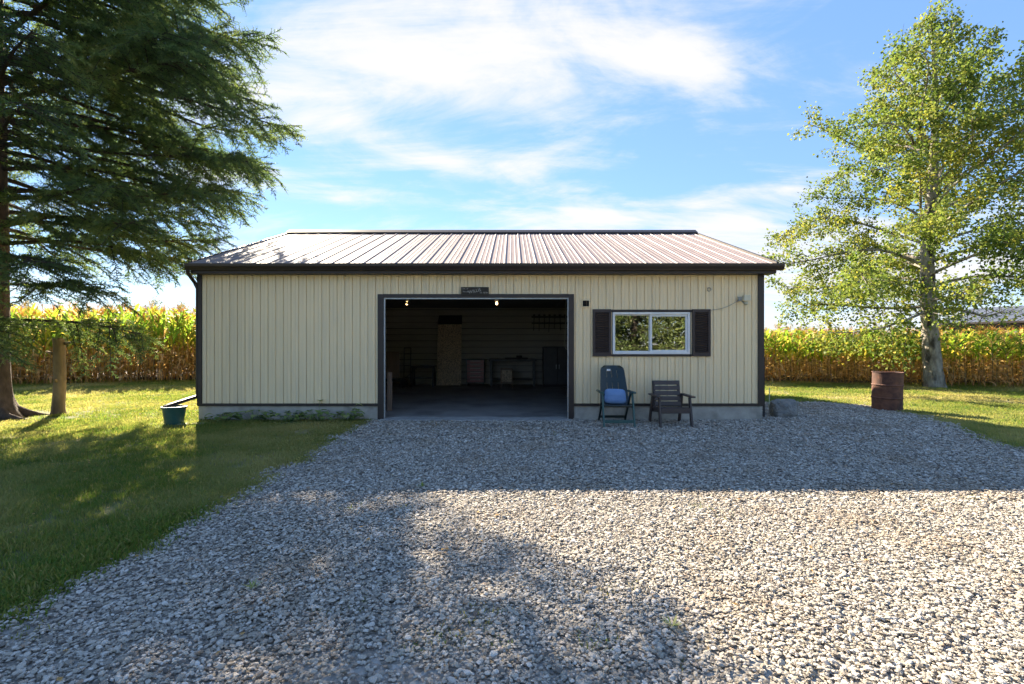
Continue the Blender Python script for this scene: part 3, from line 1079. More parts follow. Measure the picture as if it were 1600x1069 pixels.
def window():
    # trim strips
    for (x0, x1, z0, z1) in ((WX0 - 0.012, WX1 + 0.012, WZ1 - 0.03, WZ1 + 0.018), (WX0 - 0.012, WX1 + 0.012, WZ0 - 0.02, WZ0 + 0.025)):
        t = MB(); t.box(x0, x1, WY - 0.024, WY + 0.03, z0, z1); t.build('window_trim', M['brown'], garage)
    fx0, fx1, fz0, fz1 = WX0 + 0.016, WX1 - 0.016, WZ0 + 0.026, WZ1 - 0.031
    fr = MB()
    w = 0.042
    ya, yb = WY - 0.016, WY + 0.10
    fr.box(fx0, fx1, ya, yb, fz0, fz0 + w); fr.box(fx0, fx1, ya, yb, fz1 - w, fz1)
    fr.box(fx0, fx0 + w, ya + 0.001, yb, fz0 + w, fz1 - w); fr.box(fx1 - w, fx1, ya + 0.001, yb, fz0 + w, fz1 - w)
    win = fr.build('window', M['white'], garage, bevel=0.004)
    mid = (fx0 + fx1) / 2 - 0.02
    for i, (x0, x1, y, sw) in enumerate(((fx0 + w, mid + 0.01, WY + 0.05, 0.022), (mid, fx1 - w, WY + 0.012, 0.042))):
        s = MB()
        z0, z1 = fz0 + w, fz1 - w
        s.box(x0, x1, y, y + 0.03, z0, z0 + sw); s.box(x0, x1, y, y + 0.03, z1 - sw, z1)
        s.box(x0, x0 + sw, y + 0.001, y + 0.03, z0 + sw, z1 - sw); s.box(x1 - sw, x1, y + 0.001, y + 0.03, z0 + sw, z1 - sw)
        s.build('sash', M['white'], win, bevel=0.003)
        p = MB(); p.box(x0 + sw, x1 - sw, y + 0.012, y + 0.018, z0 + sw, z1 - sw)
        p.build('pane', M['glass'], win)
    # louvred shutters
    for x0, x1 in ((1.603, 1.965), (3.577, 3.938)):
        z0, z1 = 1.272, 2.205
        s = MB()
        st = 0.046
        ya, yb = WY - 0.045, WY - 0.005
        s.box(x0, x0 + st, ya, yb, z0, z1); s.box(x1 - st, x1, ya, yb, z0, z1)
        s.box(x0 + st, x1 - st, ya + 0.001, yb, z0, z0 + 0.075); s.box(x0 + st, x1 - st, ya + 0.001, yb, z1 - 0.06, z1)
        s.box(x0 + st, x1 - st, yb - 0.008, yb, z0 + 0.075, z1 - 0.06)
        sh = s.build('shutter', M['shutter'], garage)
        n = 17
        h = (z1 - 0.06 - z0 - 0.075) / n
        me = None
        for k in range(n):
            if me is None:
                q = MB()
                q.bar((x0 + st, 0, 0), (x1 - st, 0, 0), 0.042, 0.008, up=(0, -0.55, 0.8))
                me = q.mesh('louver', M['shutter'])
            link('louver', me, sh, (0, WY - 0.028, z0 + 0.075 + (k + 0.5) * h))
    # small exhaust vent beside the door
    v = MB()
    x0, x1, z0, z1 = 1.385, 1.545, 2.245, 2.395
    ya, yb = WY - 0.04, WY + 0.004
    v.box(x0, x1, ya, yb, z0, z0 + 0.016); v.box(x0, x1, ya, yb, z1 - 0.016, z1)
    v.box(x0, x0 + 0.016, ya, yb, z0 + 0.016, z1 - 0.016); v.box(x1 - 0.016, x1, ya, yb, z0 + 0.016, z1 - 0.016)
    vo = v.build('wall_vent', M['siding'], garage)
    for k in range(5):
        q = MB(); q.bar((x0 + 0.016, WY - 0.02, z0 + 0.03 + k * 0.023), (x1 - 0.016, WY - 0.02, z0 + 0.03 + k * 0.023), 0.026, 0.004, up=(0, -0.5, 0.8))
        q.build('slat', M['dark'], vo)
    q = MB(); q.box(x0 + 0.016, x1 - 0.016, WY - 0.004, WY + 0.002, z0 + 0.016, z1 - 0.016); q.build('vent_screen', M['dark'], vo)


window()

# things on the wall


def wall_things():
    # name board over the doorway
    t = empty('name_board', (-0.735, WY - 0.045, 2.475), label='small dark weathered wooden sign with pale painted name above the garage doorway', cat='sign')
    b = MB(); b.box(-0.275, 0.275, -0.010, 0.010, 0.0, 0.168); b.build('board', M['sign'], t, bevel=0.006)

    def text(s, size, x, z, tilt):
        cu = bpy.data.curves.new('lettering', 'FONT')
        cu.body = s; cu.size = size; cu.extrude = 0.002
        cu.align_x = 'CENTER'
        tmp = bpy.data.objects.new('lettering_tmp', cu)
        COL.objects.link(tmp)
        dg = bpy.context.evaluated_depsgraph_get()
        me = bpy.data.meshes.new_from_object(tmp.evaluated_get(dg))
        bpy.data.objects.remove(tmp)
        me.materials.clear(); me.materials.append(M['paint'])
        o = link('lettering', me, t, (x, -0.0125, z))
        o.rotation_euler = (R(90), R(-tilt), 0)
    text('WILLIS', 0.085, 0.0, 0.062, 12)
    # strokes too worn to read
    r = random.Random(4)
    for x0, x1, z, h in ((-0.255, -0.14, 0.122, 0.026), (-0.23, -0.12, 0.062, 0.034), (0.10, 0.255, 0.045, 0.030)):
        s = MB(); x = x0
        while x < x1:
            w = r.uniform(0.008, 0.018)
            s.bar((x, -0.0115, z + r.uniform(-0.004, 0.004)), (x + r.uniform(-0.008, 0.012), -0.0115, z + h * r.uniform(0.5, 1)), 0.006, 0.003, up=(0, 1, 0))
            if r.random() < 0.6:
                s.bar((x, -0.0118, z + h * 0.5), (x + w, -0.0118, z + h * r.uniform(0.3, 0.9)), 0.005, 0.003, up=(0, 1, 0))
            x += w + 0.008
        s.build('worn_lettering', M['paint'], t)
    # yard light
    lx, lz = 4.585, 2.40
    f = empty('yard_light', (lx, WY, lz), label='beige box yard light with round sensor on the wall near the corner', cat='light')
    q = MB(); q.box(-0.10, -0.04, -0.07, 0.0, -0.04, 0.05); q.build('mounting_box', M['galv'], f, bevel=0.005)
    q = MB(); q.bar((-0.05, -0.05, 0.0), (0.0, -0.10, 0.02), 0.03, 0.03); q.build('arm', M['galv'], f)
    q = MB()
    q.add([(-0.055, -0.20, -0.035), (0.075, -0.20, -0.035), (0.075, -0.08, -0.02), (-0.055, -0.08, -0.02),
           (-0.05, -0.19, 0.075), (0.07, -0.19, 0.075), (0.07, -0.09, 0.08), (-0.05, -0.09, 0.08)],
          [(0, 3, 2, 1), (4, 5, 6, 7), (0, 1, 5, 4), (1, 2, 6, 5), (2, 3, 7, 6), (3, 0, 4, 7)])
    q.build('lamp_housing', M['beigeplastic'], f, bevel=0.006)
    q = MB(); q.tube([(-0.03, -0.05, -0.03), (-0.02, -0.09, -0.07), (0.0, -0.12, -0.085)], 0.012, 8); q.build('sensor_arm', M['galv'], f)
    q = MB(); q.lathe([(0.0, -0.035), (0.022, -0.03), (0.033, -0.005), (0.036, 0.02), (0.02, 0.035), (0.0, 0.038)], 16, (0.01, -0.13, -0.09)); q.build('sensor', M['beigeplastic'], f, smooth=True)
    # cable
    q = MB()
    pts = []
    for k in range(13):
        u = k / 12
        pts.append((3.95 + u * (4.50 - 3.95), WY - 0.012, 2.19 + 0.19 * u - 0.045 * math.sin(math.pi * u)))
    q.tube(pts, 0.006, 6)
    tag(q.build('power_cable', M['cord']), 'thin grey cable sagging from the shutter up to the yard light', 'cable')
    # little hook ring high on the wall
    q = MB()
    pts = [(3.915 + 0.036 * math.cos(a * math.pi / 8), WY - 0.02, 2.60 + 0.036 * math.sin(a * math.pi / 8)) for a in range(17)]
    q.tube(pts, 0.008, 6, cap=False)
    h = q.build('wall_ring', M['cord'])
    tag(h, 'small round ring hook fixed high on the siding above the right shutter', 'hook')


wall_things()

# ------------------------------------------------------------------ inside the garage


def interior():
    for i, (x, lab) in enumerate(((-2.89, 'lit bare bulb under the ceiling above the hand truck side'), (-0.42, 'lit bare bulb under the ceiling above the red tool cabinet side'))):
        e = empty('ceiling_bulb', (x, 13.2, 2.715), label=lab, cat='light bulb', group='bulbs under the garage ceiling')
        q = MB(); q.lathe([(0.0, 0.065), (0.055, 0.065), (0.05, -0.03), (0.025, -0.05), (0.0, -0.05)], 16); q.build('lamp_holder', M['white'], e)
        q = MB(); q.lathe([(0.0, -0.05), (0.014, -0.055), (0.03, -0.085), (0.032, -0.11), (0.02, -0.135), (0.0, -0.142)], 16); q.build('bulb', M['bulb'], e, smooth=True)
    # strand board leaning on the back wall
    e = empty('strand_board', (-2.215, 16.98, 0.036), label='tall speckled strand board with dark top leaning on the back wall', cat='board')
    q = MB(); q.add([(-0.43, -0.15, 0), (0.43, -0.15, 0), (0.43, -0.12, 0), (-0.43, -0.12, 0), (-0.42, 0.10, 2.15), (0.42, 0.10, 2.15), (0.42, 0.13, 2.15), (-0.42, 0.13, 2.15)],
                    [(0, 3, 2, 1), (4, 5, 6, 7), (0, 1, 5, 4), (1, 2, 6, 5), (2, 3, 7, 6), (3, 0, 4, 7)]); q.build('sheet', M['osb'], e)
    q = MB(); q.add([(-0.43, 0.09, 2.15), (0.43, 0.09, 2.15), (0.43, 0.16, 2.15), (-0.43, 0.16, 2.15), (-0.38, 0.13, 2.47), (0.43, 0.13, 2.47), (0.43, 0.19, 2.47), (-0.38, 0.19, 2.47)],
                    [(0, 3, 2, 1), (4, 5, 6, 7), (0, 1, 5, 4), (1, 2, 6, 5), (2, 3, 7, 6), (3, 0, 4, 7)]); q.build('top_cover', M['dark'], e)
    # red tool cabinet
    e = empty('tool_cabinet', (-1.27, 16.85, 0.036), label='red steel tool cabinet with drawers beside the strand board', cat='tool cabinet')
    q = MB(); q.box(-0.32, 0.32, -0.2, 0.22, 0.08, 0.92); q.build('carcass', M['darksteel'], e, bevel=0.01)
    for k in range(6):
        q = MB(); q.box(-0.29, 0.29, -0.225, -0.2, 0.12 + k * 0.13, 0.235 + k * 0.13); d = q.build('drawer', M['red'], e, bevel=0.006)
        q = MB(); q.bar((-0.18, -0.24, 0.21 + k * 0.13), (0.18, -0.24, 0.21 + k * 0.13), 0.008, 0.006); q.build('handle', M['galv'], d)
    for sx in (-0.26, 0.26):
        for sy in (-0.14, 0.16):
            q = MB(); q.tube([(sx - 0.015, sy, 0.04), (sx + 0.015, sy, 0.04)], 0.04, 14); q.build('caster', M['dark'], e)
    # workbench
    e = empty('workbench', (0.05, 16.75, 0.036), label='dark workbench along the back wall behind the pale framed stool', cat='workbench')
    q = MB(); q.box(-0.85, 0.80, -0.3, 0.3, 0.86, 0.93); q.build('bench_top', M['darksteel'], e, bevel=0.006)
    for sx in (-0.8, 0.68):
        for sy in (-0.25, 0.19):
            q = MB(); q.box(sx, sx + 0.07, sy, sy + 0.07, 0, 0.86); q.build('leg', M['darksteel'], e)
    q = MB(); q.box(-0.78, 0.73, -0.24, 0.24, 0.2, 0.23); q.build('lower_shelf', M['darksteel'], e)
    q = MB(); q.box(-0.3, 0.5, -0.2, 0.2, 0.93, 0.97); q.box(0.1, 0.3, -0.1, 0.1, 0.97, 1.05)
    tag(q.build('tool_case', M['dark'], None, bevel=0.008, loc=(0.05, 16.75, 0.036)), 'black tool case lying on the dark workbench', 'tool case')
    # stool with pale frame
    e = empty('folding_stool', (-0.18, 16.15, 0.036), label='small stool with pale wooden frame in front of the workbench', cat='stool')
    for sx in (-0.2, 0.17):
        for sy in (-0.15, 0.12):
            q = MB(); q.box(sx, sx + 0.03, sy, sy + 0.03, 0, 0.60); q.build('leg', M['wood'], e)
    q = MB(); q.box(-0.205, 0.205, -0.155, 0.155, 0.60, 0.63); q.build('seat', M['wood'], e)
    q = MB(); q.box(-0.17, 0.17, -0.148, -0.128, 0.16, 0.19); q.build('rail', M['wood'], e)
    q = MB(); q.box(-0.17, 0.17, -0.142, -0.134, 0.19, 0.58); q.build('panel', M['osb'], e)
    # black cabinet
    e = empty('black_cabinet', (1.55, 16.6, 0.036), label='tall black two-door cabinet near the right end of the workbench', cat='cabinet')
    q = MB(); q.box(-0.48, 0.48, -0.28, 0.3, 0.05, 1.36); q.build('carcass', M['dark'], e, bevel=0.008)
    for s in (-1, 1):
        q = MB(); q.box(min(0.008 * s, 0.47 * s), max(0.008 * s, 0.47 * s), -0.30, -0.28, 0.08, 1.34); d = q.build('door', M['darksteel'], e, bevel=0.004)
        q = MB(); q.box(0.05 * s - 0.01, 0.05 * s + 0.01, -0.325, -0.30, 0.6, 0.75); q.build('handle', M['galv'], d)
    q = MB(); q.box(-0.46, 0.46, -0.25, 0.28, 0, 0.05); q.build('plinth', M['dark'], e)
    # tool rack on the wall
    e = empty('tool_rack', (1.45, BY - 0.27, 2.12), label='dark wall rack with hanging long tools above the black cabinet', cat='tool rack')
    q = MB(); q.box(-0.75, 0.75, -0.03, 0.01, 0.30, 0.36); q.box(-0.75, 0.75, -0.03, 0.01, 0.08, 0.13); q.build('rail', M['darksteel'], e)
    r = random.Random(3)
    for k in range(8):
        x = -0.66 + k * 0.185
        q = MB(); q.tube([(x, -0.05, 0.40), (x + r.uniform(-0.03, 0.03), -0.05, -0.05 - r.uniform(0, 0.2))], 0.013, 6); q.box(x - 0.04, x + 0.04, -0.06, -0.04, 0.36, 0.42)
        q.build('hanging_tool', M['dark'], e)
    # hand truck, sawhorse bench and brown panel on the left
    e = empty('hand_truck', (-3.62, 16.6, 0.036), label='dark steel hand truck standing by the back wall', cat='hand truck')
    for sx in (-0.13, 0.10):
        q = MB(); q.tube([(sx, 0.05, 0.12), (sx, 0.12, 1.32)], 0.016, 8); q.build('upright', M['darksteel'], e)
    for z in (0.3, 0.7, 1.1, 1.31):
        q = MB(); q.tube([(-0.13, 0.05 + 0.058 * z, z), (0.10, 0.05 + 0.058 * z, z)], 0.013, 8); q.build('crossbar', M['darksteel'], e)
    q = MB(); q.box(-0.2, 0.17, -0.2, 0.06, 0.0, 0.02); q.build('toe_plate', M['darksteel'], e)
    for sx in (-0.22, 0.18):
        q = MB(); q.tube([(sx - 0.03, 0.12, 0.12), (sx + 0.03, 0.12, 0.12)], 0.12, 18); q.build('wheel', M['dark'], e)
    e = empty('sawhorse_bench', (-2.95, 16.3, 0.036), label='low dark sawhorse bench between hand truck and strand board', cat='bench')
    q = MB(); q.box(-0.45, 0.35, -0.2, 0.2, 0.66, 0.72); q.build('top', M['darksteel'], e)
    for sx in (-0.4, 0.3):
        for sy in (-1, 1):
            q = MB(); q.bar((sx, sy * 0.12, 0.66), (sx, sy * 0.24, 0), 0.05, 0.04); q.build('leg', M['darksteel'], e)
    q = MB(); q.bar((-0.4, 0, 0.3), (0.3, 0, 0.3), 0.05, 0.04); q.build('stretcher', M['darksteel'], e)
    e = empty('panel_cart', (-4.15, 16.2, 0.036), label='reddish brown panel on a low dark cart near the inner left wall', cat='cart')
    q = MB(); q.box(-0.3, 0.35, -0.03, 0.0, 0.3, 1.2); q.build('panel', M['wood'], e)
    q = MB(); q.box(-0.35, 0.6, -0.2, 0.2, 0.2, 0.3); q.build('deck', M['darksteel'], e)
    for sx in (-0.25, 0.5):
        for sy in (-0.2, 0.2):
            q = MB(); q.tube([(sx, sy - 0.02, 0.1), (sx, sy + 0.02, 0.1)], 0.1, 16); q.build('wheel', M['dark'], e)
    q = MB(); q.tube([(0.5, 0, 0.25), (0.95, -0.05, 0.66)], 0.015, 8); q.build('pull_handle', M['darksteel'], e)
    # short plank by the door
    q = MB(); q.box(-0.05, 0.05, -0.02, 0.02, 0, 0.85)
    o = q.build('short_plank', M['wood'], None, bevel=0.004, loc=(-2.70, 10.6, 0.036))
    tag(o, 'short wooden plank standing just inside the doorway on the left', 'plank')
    # cord hanging inside the right edge
    q = MB()
    pts = [(1.345, 12.0, 2.0), (1.33, 12.0, 1.75), (1.31, 12.0, 1.6), (1.315, 12.0, 1.45), (1.36, 12.0, 1.36), (1.38, 12.0, 1.45)]
    q.tube([(1.345, 12.0, 2.775)] + pts, 0.008, 6)
    tag(q.build('hanging_cord', M['cord']), 'pale cord hanging in a loop inside the right edge of the doorway', 'cord')


interior()

# ------------------------------------------------------------------ yard things


def green_chair():
    e = empty('garden_recliner', (1.93, 8.98, 0.012), label='dark green high-backed plastic garden recliner beside the doorway', cat='chair')
    # backrest: curved panel with rounded top, tilted back
    b = MB()
    nx, nz = 14, 16
    vs = []; fs = []

    def bp(u, v, off):
        z = 0.36 + v * 0.73
        w = 0.275 - 0.055 * v
        if v > 0.9:
            w -= 0.07 * ((v - 0.9) / 0.1) ** 2
        x = u * w
        y = 0.06 + 0.27 * v + 0.05 * u * u * -1 + off
        return (x, y, z)
    US = [-1, -0.82, -0.64, -0.48, -0.44, -0.3, -0.06, -0.02, 0.12, 0.26, 0.38, 0.42, 0.62, 0.82, 1]
    for off in (0.0, 0.03):
        for j in range(nz + 1):
            for i in range(nx + 1):
                vs.append(bp(US[i], j / nz, off))
    S = (nx + 1) * (nz + 1)
    slots = {(i, j) for i in (3, 6, 10) for j in (11, 12, 13, 6, 7, 8)}
    for j in range(nz):
        for i in range(nx):
            a = j * (nx + 1) + i
            if (i, j) in slots:
                q = (a, a + 1, a + nx + 2, a + nx + 1)
                for p0, p1 in ((q[0], q[1]), (q[1], q[2]), (q[2], q[3]), (q[3], q[0])):
                    fs.append((p1, p0, p0 + S, p1 + S))
                continue
            fs.append((a, a + 1, a + nx + 2, a + nx + 1))
            fs.append((a + S, a + S + nx + 1, a + S + nx + 2, a + S + 1))
    for i in range(nx):
        a = i; c = nz * (nx + 1) + i
        fs.append((a, a + S, a + S + 1, a + 1)); fs.append((c, c + 1, c + S + 1, c + S))
    for j in range(nz):
        a = j * (nx + 1); c = a + nx
        fs.append((a, a + nx + 1, a + nx + 1 + S, a + S)); fs.append((c, c + S, c + nx + 1 + S, c + nx + 1))
    b.add(vs, fs)
    bo = b.build('backrest', M['greenplastic'], e, smooth=False)
    q = MB(); q.box(-0.105, -0.035, 0.268, 0.272, 0.985, 1.022); q.build('sticker', M['sticker'], bo)
    s = MB()
    s.add([(-0.265, -0.27, 0.355), (0.265, -0.27, 0.355), (0.265, 0.10, 0.335), (-0.265, 0.10, 0.335),
           (-0.265, -0.27, 0.395), (0.265, -0.27, 0.395), (0.265, 0.10, 0.365), (-0.265, 0.10, 0.365)],
          [(0, 3, 2, 1), (4, 5, 6, 7), (0, 1, 5, 4), (1, 2, 6, 5), (2, 3, 7, 6), (3, 0, 4, 7)])
    s.build('seat', M['greenplastic'], e, bevel=0.012)
    for sx in (-1, 1):
        a = MB(); a.add([(sx * 0.29 - 0.035, -0.30, 0.605), (sx * 0.29 + 0.035, -0.30, 0.605), (sx * 0.29 + 0.03, 0.24, 0.60), (sx * 0.29 - 0.03, 0.24, 0.60),
                         (sx * 0.29 - 0.03, -0.30, 0.64), (sx * 0.29 + 0.03, -0.30, 0.64), (sx * 0.29 + 0.025, 0.24, 0.63), (sx * 0.29 - 0.025, 0.24, 0.63)],
                        [(0, 3, 2, 1), (4, 5, 6, 7), (0, 1, 5, 4), (1, 2, 6, 5), (2, 3, 7, 6), (3, 0, 4, 7)])
        a.build('armrest', M['faded'], e, bevel=0.010)
        l = MB(); l.bar((sx * 0.275, -0.18, 0.61), (sx * 0.275, -0.36, 0.0), 0.032, 0.055, up=(0, 1, 0.2)); l.build('front_leg', M['faded'], e, bevel=0.006)
        l = MB(); l.bar((sx * 0.245, -0.16, 0.60), (sx * 0.255, 0.34, 0.0), 0.032, 0.055, up=(0, 1, 0.2)); l.build('rear_leg', M['greenplastic'], e, bevel=0.006)
    l = MB(); l.bar((-0.26, -0.335, 0.11), (0.26, -0.335, 0.11), 0.025, 0.055); l.build('front_crossbar', M['faded'], e, bevel=0.005)
    l = MB(); l.bar((-0.24, 0.25, 0.11), (0.24, 0.25, 0.11), 0.025, 0.05); l.build('rear_crossbar', M['greenplastic'], e, bevel=0.005)
    # cushion
    import bmesh
    bm = bmesh.new()
    bmesh.ops.create_uvsphere(bm, u_segments=40, v_segments=24, radius=1.0)
    for v in bm.verts:
        x, y, z = v.co
        p = 5.0
        k = (abs(x) ** p + abs(z) ** p) ** (1 / p)
        kk = math.hypot(x, z)
        sc = kk / k if k > 1e-6 else 1
        X, Z = x * sc * 0.205 * (1 - 0.05 * z), z * sc * 0.142
        Y = y * 0.062
        fold = 0.010 * math.exp(-((Z + 0.02 + 0.1 * X * X) / 0.010) ** 2) + 0.008 * math.exp(-((Z + 0.055) / 0.010) ** 2) * (abs(X) < 0.1) + 0.006 * math.exp(-((Z - 0.012) / 0.008) ** 2) * (abs(X) < 0.06)
        if Y < 0:
            Y += fold
        v.co = Vector((X, Y, Z))
    me = bpy.data.meshes.new('cushion')
    bm.to_mesh(me); bm.free()
    me.materials.append(M['bluecloth'])
    me.polygons.foreach_set('use_smooth', [True] * len(me.polygons))
    c = link('cushion', me, None, (1.945, 8.98 + 0.075, 0.012 + 0.385 + 0.135))
    c.rotation_euler = (R(-17), R(2), 0)
    tag(c, 'soft blue cushion propped on the seat of the green recliner', 'cushion')


def brown_chair():
    e = empty('slatted_armchair', (2.955, 8.98, 0.012), label='dark brown slatted plastic-lumber armchair under the window', cat='chair')
    m = M['brownplastic']
    tilt = 0.20
    for k in range(5):
        z0 = 0.335 + k * 0.098
        q = MB()
        y = 0.13 + (z0 - 0.33) * tilt
        q.bar((-0.25, y, z0 + 0.039), (0.25, y, z0 + 0.039), 0.022, 0.080, up=(0, tilt, 1))
        q.build('back_slat', m, e, bevel=0.005)
    for sx in (-1, 1):
        q = MB(); q.bar((sx * 0.235, 0.155, 0.28), (sx * 0.235, 0.155 + 0.53 * tilt, 0.80), 0.05, 0.035, up=(0, 1, 0)); q.build('back_upright', m, e, bevel=0.004)
        q = MB(); q.box(sx * 0.30 - 0.045, sx * 0.30 + 0.045, -0.36, 0.22, 0.535, 0.565); q.build('armrest', m, e, bevel=0.006)
        q = MB(); q.bar((sx * 0.275, -0.25, 0.535), (sx * 0.285, -0.345, 0.0), 0.035, 0.075, up=(0, 1, 0)); q.build('front_leg', m, e, bevel=0.005)
        q = MB(); q.bar((sx * 0.275, 0.16, 0.535), (sx * 0.285, 0.33, 0.0), 0.035, 0.085, up=(0, 1, 0)); q.build('rear_leg', m, e, bevel=0.005)
        q = MB(); q.bar((sx * 0.245, -0.28, 0.30), (sx * 0.245, 0.26, 0.24), 0.025, 0.07); q.build('side_rail', m, e, bevel=0.004)
    for k in range(5):
        q = MB(); y = -0.265 + k * 0.09
        q.bar((-0.255, y, 0.345 - k * 0.011), (0.255, y, 0.345 - k * 0.011), 0.078, 0.022); q.build('seat_slat', m, e, bevel=0.004)
    q = MB(); q.bar((-0.262, -0.322, 0.295), (0.262, -0.322, 0.295), 0.022, 0.085); q.build('apron', m, e, bevel=0.005)


def drum():
    x, y = 8.55, 10.95
    e = empty('steel_drum', (x, y, -0.01), label='rusty open steel drum at the edge of the gravel and lawn', cat='drum')
    e.rotation_euler = (R(0.5), R(1.0), 0)
    r, h = 0.287, 0.885
    prof = [(r + 0.006, 0.0), (r + 0.006, 0.015), (r, 0.02)]
    for zc in (0.30, 0.59):
        prof += [(r, zc - 0.022), (r + 0.010, zc - 0.010), (r + 0.013, zc), (r + 0.010, zc + 0.010), (r, zc + 0.022)]
    prof += [(r, h - 0.02), (r - 0.004, h - 0.012), (r - 0.006, h - 0.01), (r - 0.006, 0.03), (0.0, 0.03)]
    q = MB(); q.lathe(prof, 56, cap0=True)
    # dents
    vv = []
    for (vx, vy, vz) in q.v:
        a = math.atan2(vy, vx)
        d = 0.018 * math.exp(-((a + 1.3) / 0.22) ** 2 - ((vz - 0.14) / 0.1) ** 2) + 0.010 * math.exp(-((a + 2.2) / 0.3) ** 2 - ((vz - 0.72) / 0.12) ** 2) + 0.004 * math.sin(3 * a + 9 * vz)
        rr = math.hypot(vx, vy)
        s = (rr - d) / rr if rr > 0.1 else 1
        vv.append((vx * s, vy * s, vz))
    q.v = vv
    q.build('barrel', M['rust'], e, smooth=False)
    q = MB()
    pts = [((r + 0.002) * math.cos(k * math.pi / 28), (r + 0.002) * math.sin(k * math.pi / 28), h - 0.008 + 0.004 * math.sin(k * 0.4)) for k in range(57)]
    q.tube(pts, 0.011, 8, cap=False)
    q.build('rim', M['rust'], e, smooth=True)


def pot():
    x, y = gp(270, 666)
    y += 0.18; x -= 0.10
    e = empty('planter_pot', (x, y, 0.0), label='dark green plastic pot on the lawn catching the downspout', cat='pot')
    q = MB(); q.lathe([(0.0, 0.0), (0.148, 0.0), (0.152, 0.012), (0.192, 0.315), (0.186, 0.316), (0.146, 0.02), (0.0, 0.02)], 40); q.build('body', M['pot'], e, smooth=False)
    q = MB(); q.lathe([(0.190, 0.308), (0.210, 0.308), (0.212, 0.340), (0.184, 0.342), (0.184, 0.312)], 40); q.build('rim', M['pot'], e)
    q = MB(); q.lathe([(0.0, 0.27), (0.183, 0.27)], 32); q.build('soil', M['soil'], e)
    q = MB(); q.box(0.12, 0.60, -0.10, 0.08, -0.004, 0.018)
    q.build('splash_stone', M['apron'], None, loc=(x, y, 0), bevel=0.01)
    tag(bpy.data.objects[-1] if False else [o for o in COL.objects if o.name.startswith('splash_stone')][0], 'flat pale splash stone on the ground between pot and foundation', 'stone slab')


def rock(name, loc, size, seed, label, rz=0):
    import bmesh
    bm = bmesh.new()
    bmesh.ops.create_icosphere(bm, subdivisions=4, radius=1.0)
    r = random.Random(seed)
    planes = [(Vector((r.gauss(0, 1), r.gauss(0, 1), r.gauss(0.1, 0.8))).normalized(), r.uniform(0.62, 0.95)) for _ in range(16)]
    from mathutils import noise as mn
    for v in bm.verts:
        for n, d in planes:
            e = v.co.dot(n) - d
            if e > 0: v.co -= n * e * 0.85
        v.co *= 1 + 0.16 * mn.noise(v.co * 1.7 + Vector((seed, 0, 0))) + 0.07 * mn.noise(v.co * 4.5 + Vector((0, seed, 0))) + 0.03 * mn.noise(v.co * 11)
        v.co = Vector((v.co.x * size[0], v.co.y * size[1], v.co.z * size[2]))
    me = bpy.data.meshes.new(name)
    bm.to_mesh(me); bm.free()
    me.materials.append(M['rock'])
    o = link(name, me, None, loc)
    o.rotation_euler = (0, 0, rz)
    tag(o, label, 'rock')


green_chair()
brown_chair()
drum()
pot()
rock('boulder', (5.72, 10.05, 0.13), (0.36, 0.25, 0.27), 5, 'grey boulder with angular faces beside the garage corner', 0.2)
rock('small_rock', (5.20, 10.02, 0.05), (0.10, 0.09, 0.09), 8, 'small pale rock tucked between boulder and garage corner')
q = MB()
q.tube([(5.95, 11.10, 0.0), (5.952, 11.1, 0.5)], 0.011, 8)
tag(q.build('marker_stake', M['stake']), 'thin pale green marker stake behind the boulder', 'stake')


def dead_trunk():
    """bare cut-off trunk standing by the spruce"""
    x, y = gp(91, 648)
    e = empty('bare_trunk', (x, y, 0), label='bare light-barked trunk snag standing beside the spruce', cat='tree trunk')
    n, m = 18, 26
    vs = []; fs = []
    r = random.Random(9)
    ph = [r.uniform(0, 6.28) for _ in range(5)]
    for j in range(m + 1):
        z = -0.05 + 1.70 * j / m
        rad = 0.118 - 0.014 * min(1, z / 1.4) + 0.10 * math.exp(-max(z, 0) / 0.10) * 0.30
        for i in range(n):
            a = 2 * math.pi * i / n
            k = 1 + 0.07 * math.sin(2 * a + ph[0] + z) + 0.05 * math.sin(5 * a + ph[1] + 2 * z) + 0.035 * math.sin(7 * z + 3 * a + ph[2]) + r.uniform(-0.025, 0.025)
            vs.append((rad * k * math.cos(a) + 0.03 * math.sin(1.6 * z), rad * k * math.sin(a), z))
    for j in range(m):
        for i in range(n):
            i2 = (i + 1) % n
            fs.append((j * n + i, j * n + i2, (j + 1) * n + i2, (j + 1) * n + i))
    fs.append(tuple(m * n + i for i in range(n)))
    q = MB(); q.add(vs, fs); q.build('trunk', M['post_wood'], e, smooth=True)
    for z, a, l in ((1.52, 0.2, 0.26), (1.30, 2.9, 0.20), (0.72, 5.2, 0.06)):
        q = MB(); q.tube([(0.12 * math.cos(a), 0.12 * math.sin(a), z), ((0.14 + l) * math.cos(a), (0.14 + l) * math.sin(a), z + 0.05)], [0.035, 0.018], 8)
        q.build('branch_stub', M['post_wood'], e, smooth=True)


dead_trunk()


# ------------------------------------------------------------------ spruce
def quad_leaves(P, size, up_bias=0.3, aspect=0.72, gen=rng, fold=0.18):
    """rhombic leaves at P: (n*4,3) verts and (n,4) faces"""
    n = len(P)
    d = gen.normal(size=(n, 3)); d[:, 2] -= up_bias
    d /= np.linalg.norm(d, axis=1)[:, None]
    s = np.cross(d, gen.normal(size=(n, 3)))
    s /= np.linalg.norm(s, axis=1)[:, None]
    nn = np.cross(d, s)
    L_ = size * gen.uniform(0.7, 1.3, n)[:, None]
    V = np.empty((n, 4, 3))
    V[:, 0] = P
    V[:, 1] = P + d * L_ * 0.45 + s * L_ * aspect * 0.5 + nn * L_ * fold
    V[:, 2] = P + d * L_
    V[:, 3] = P + d * L_ * 0.45 - s * L_ * aspect * 0.5 + nn * L_ * fold
    return V.reshape(-1, 3), np.arange(n * 4).reshape(n, 4)


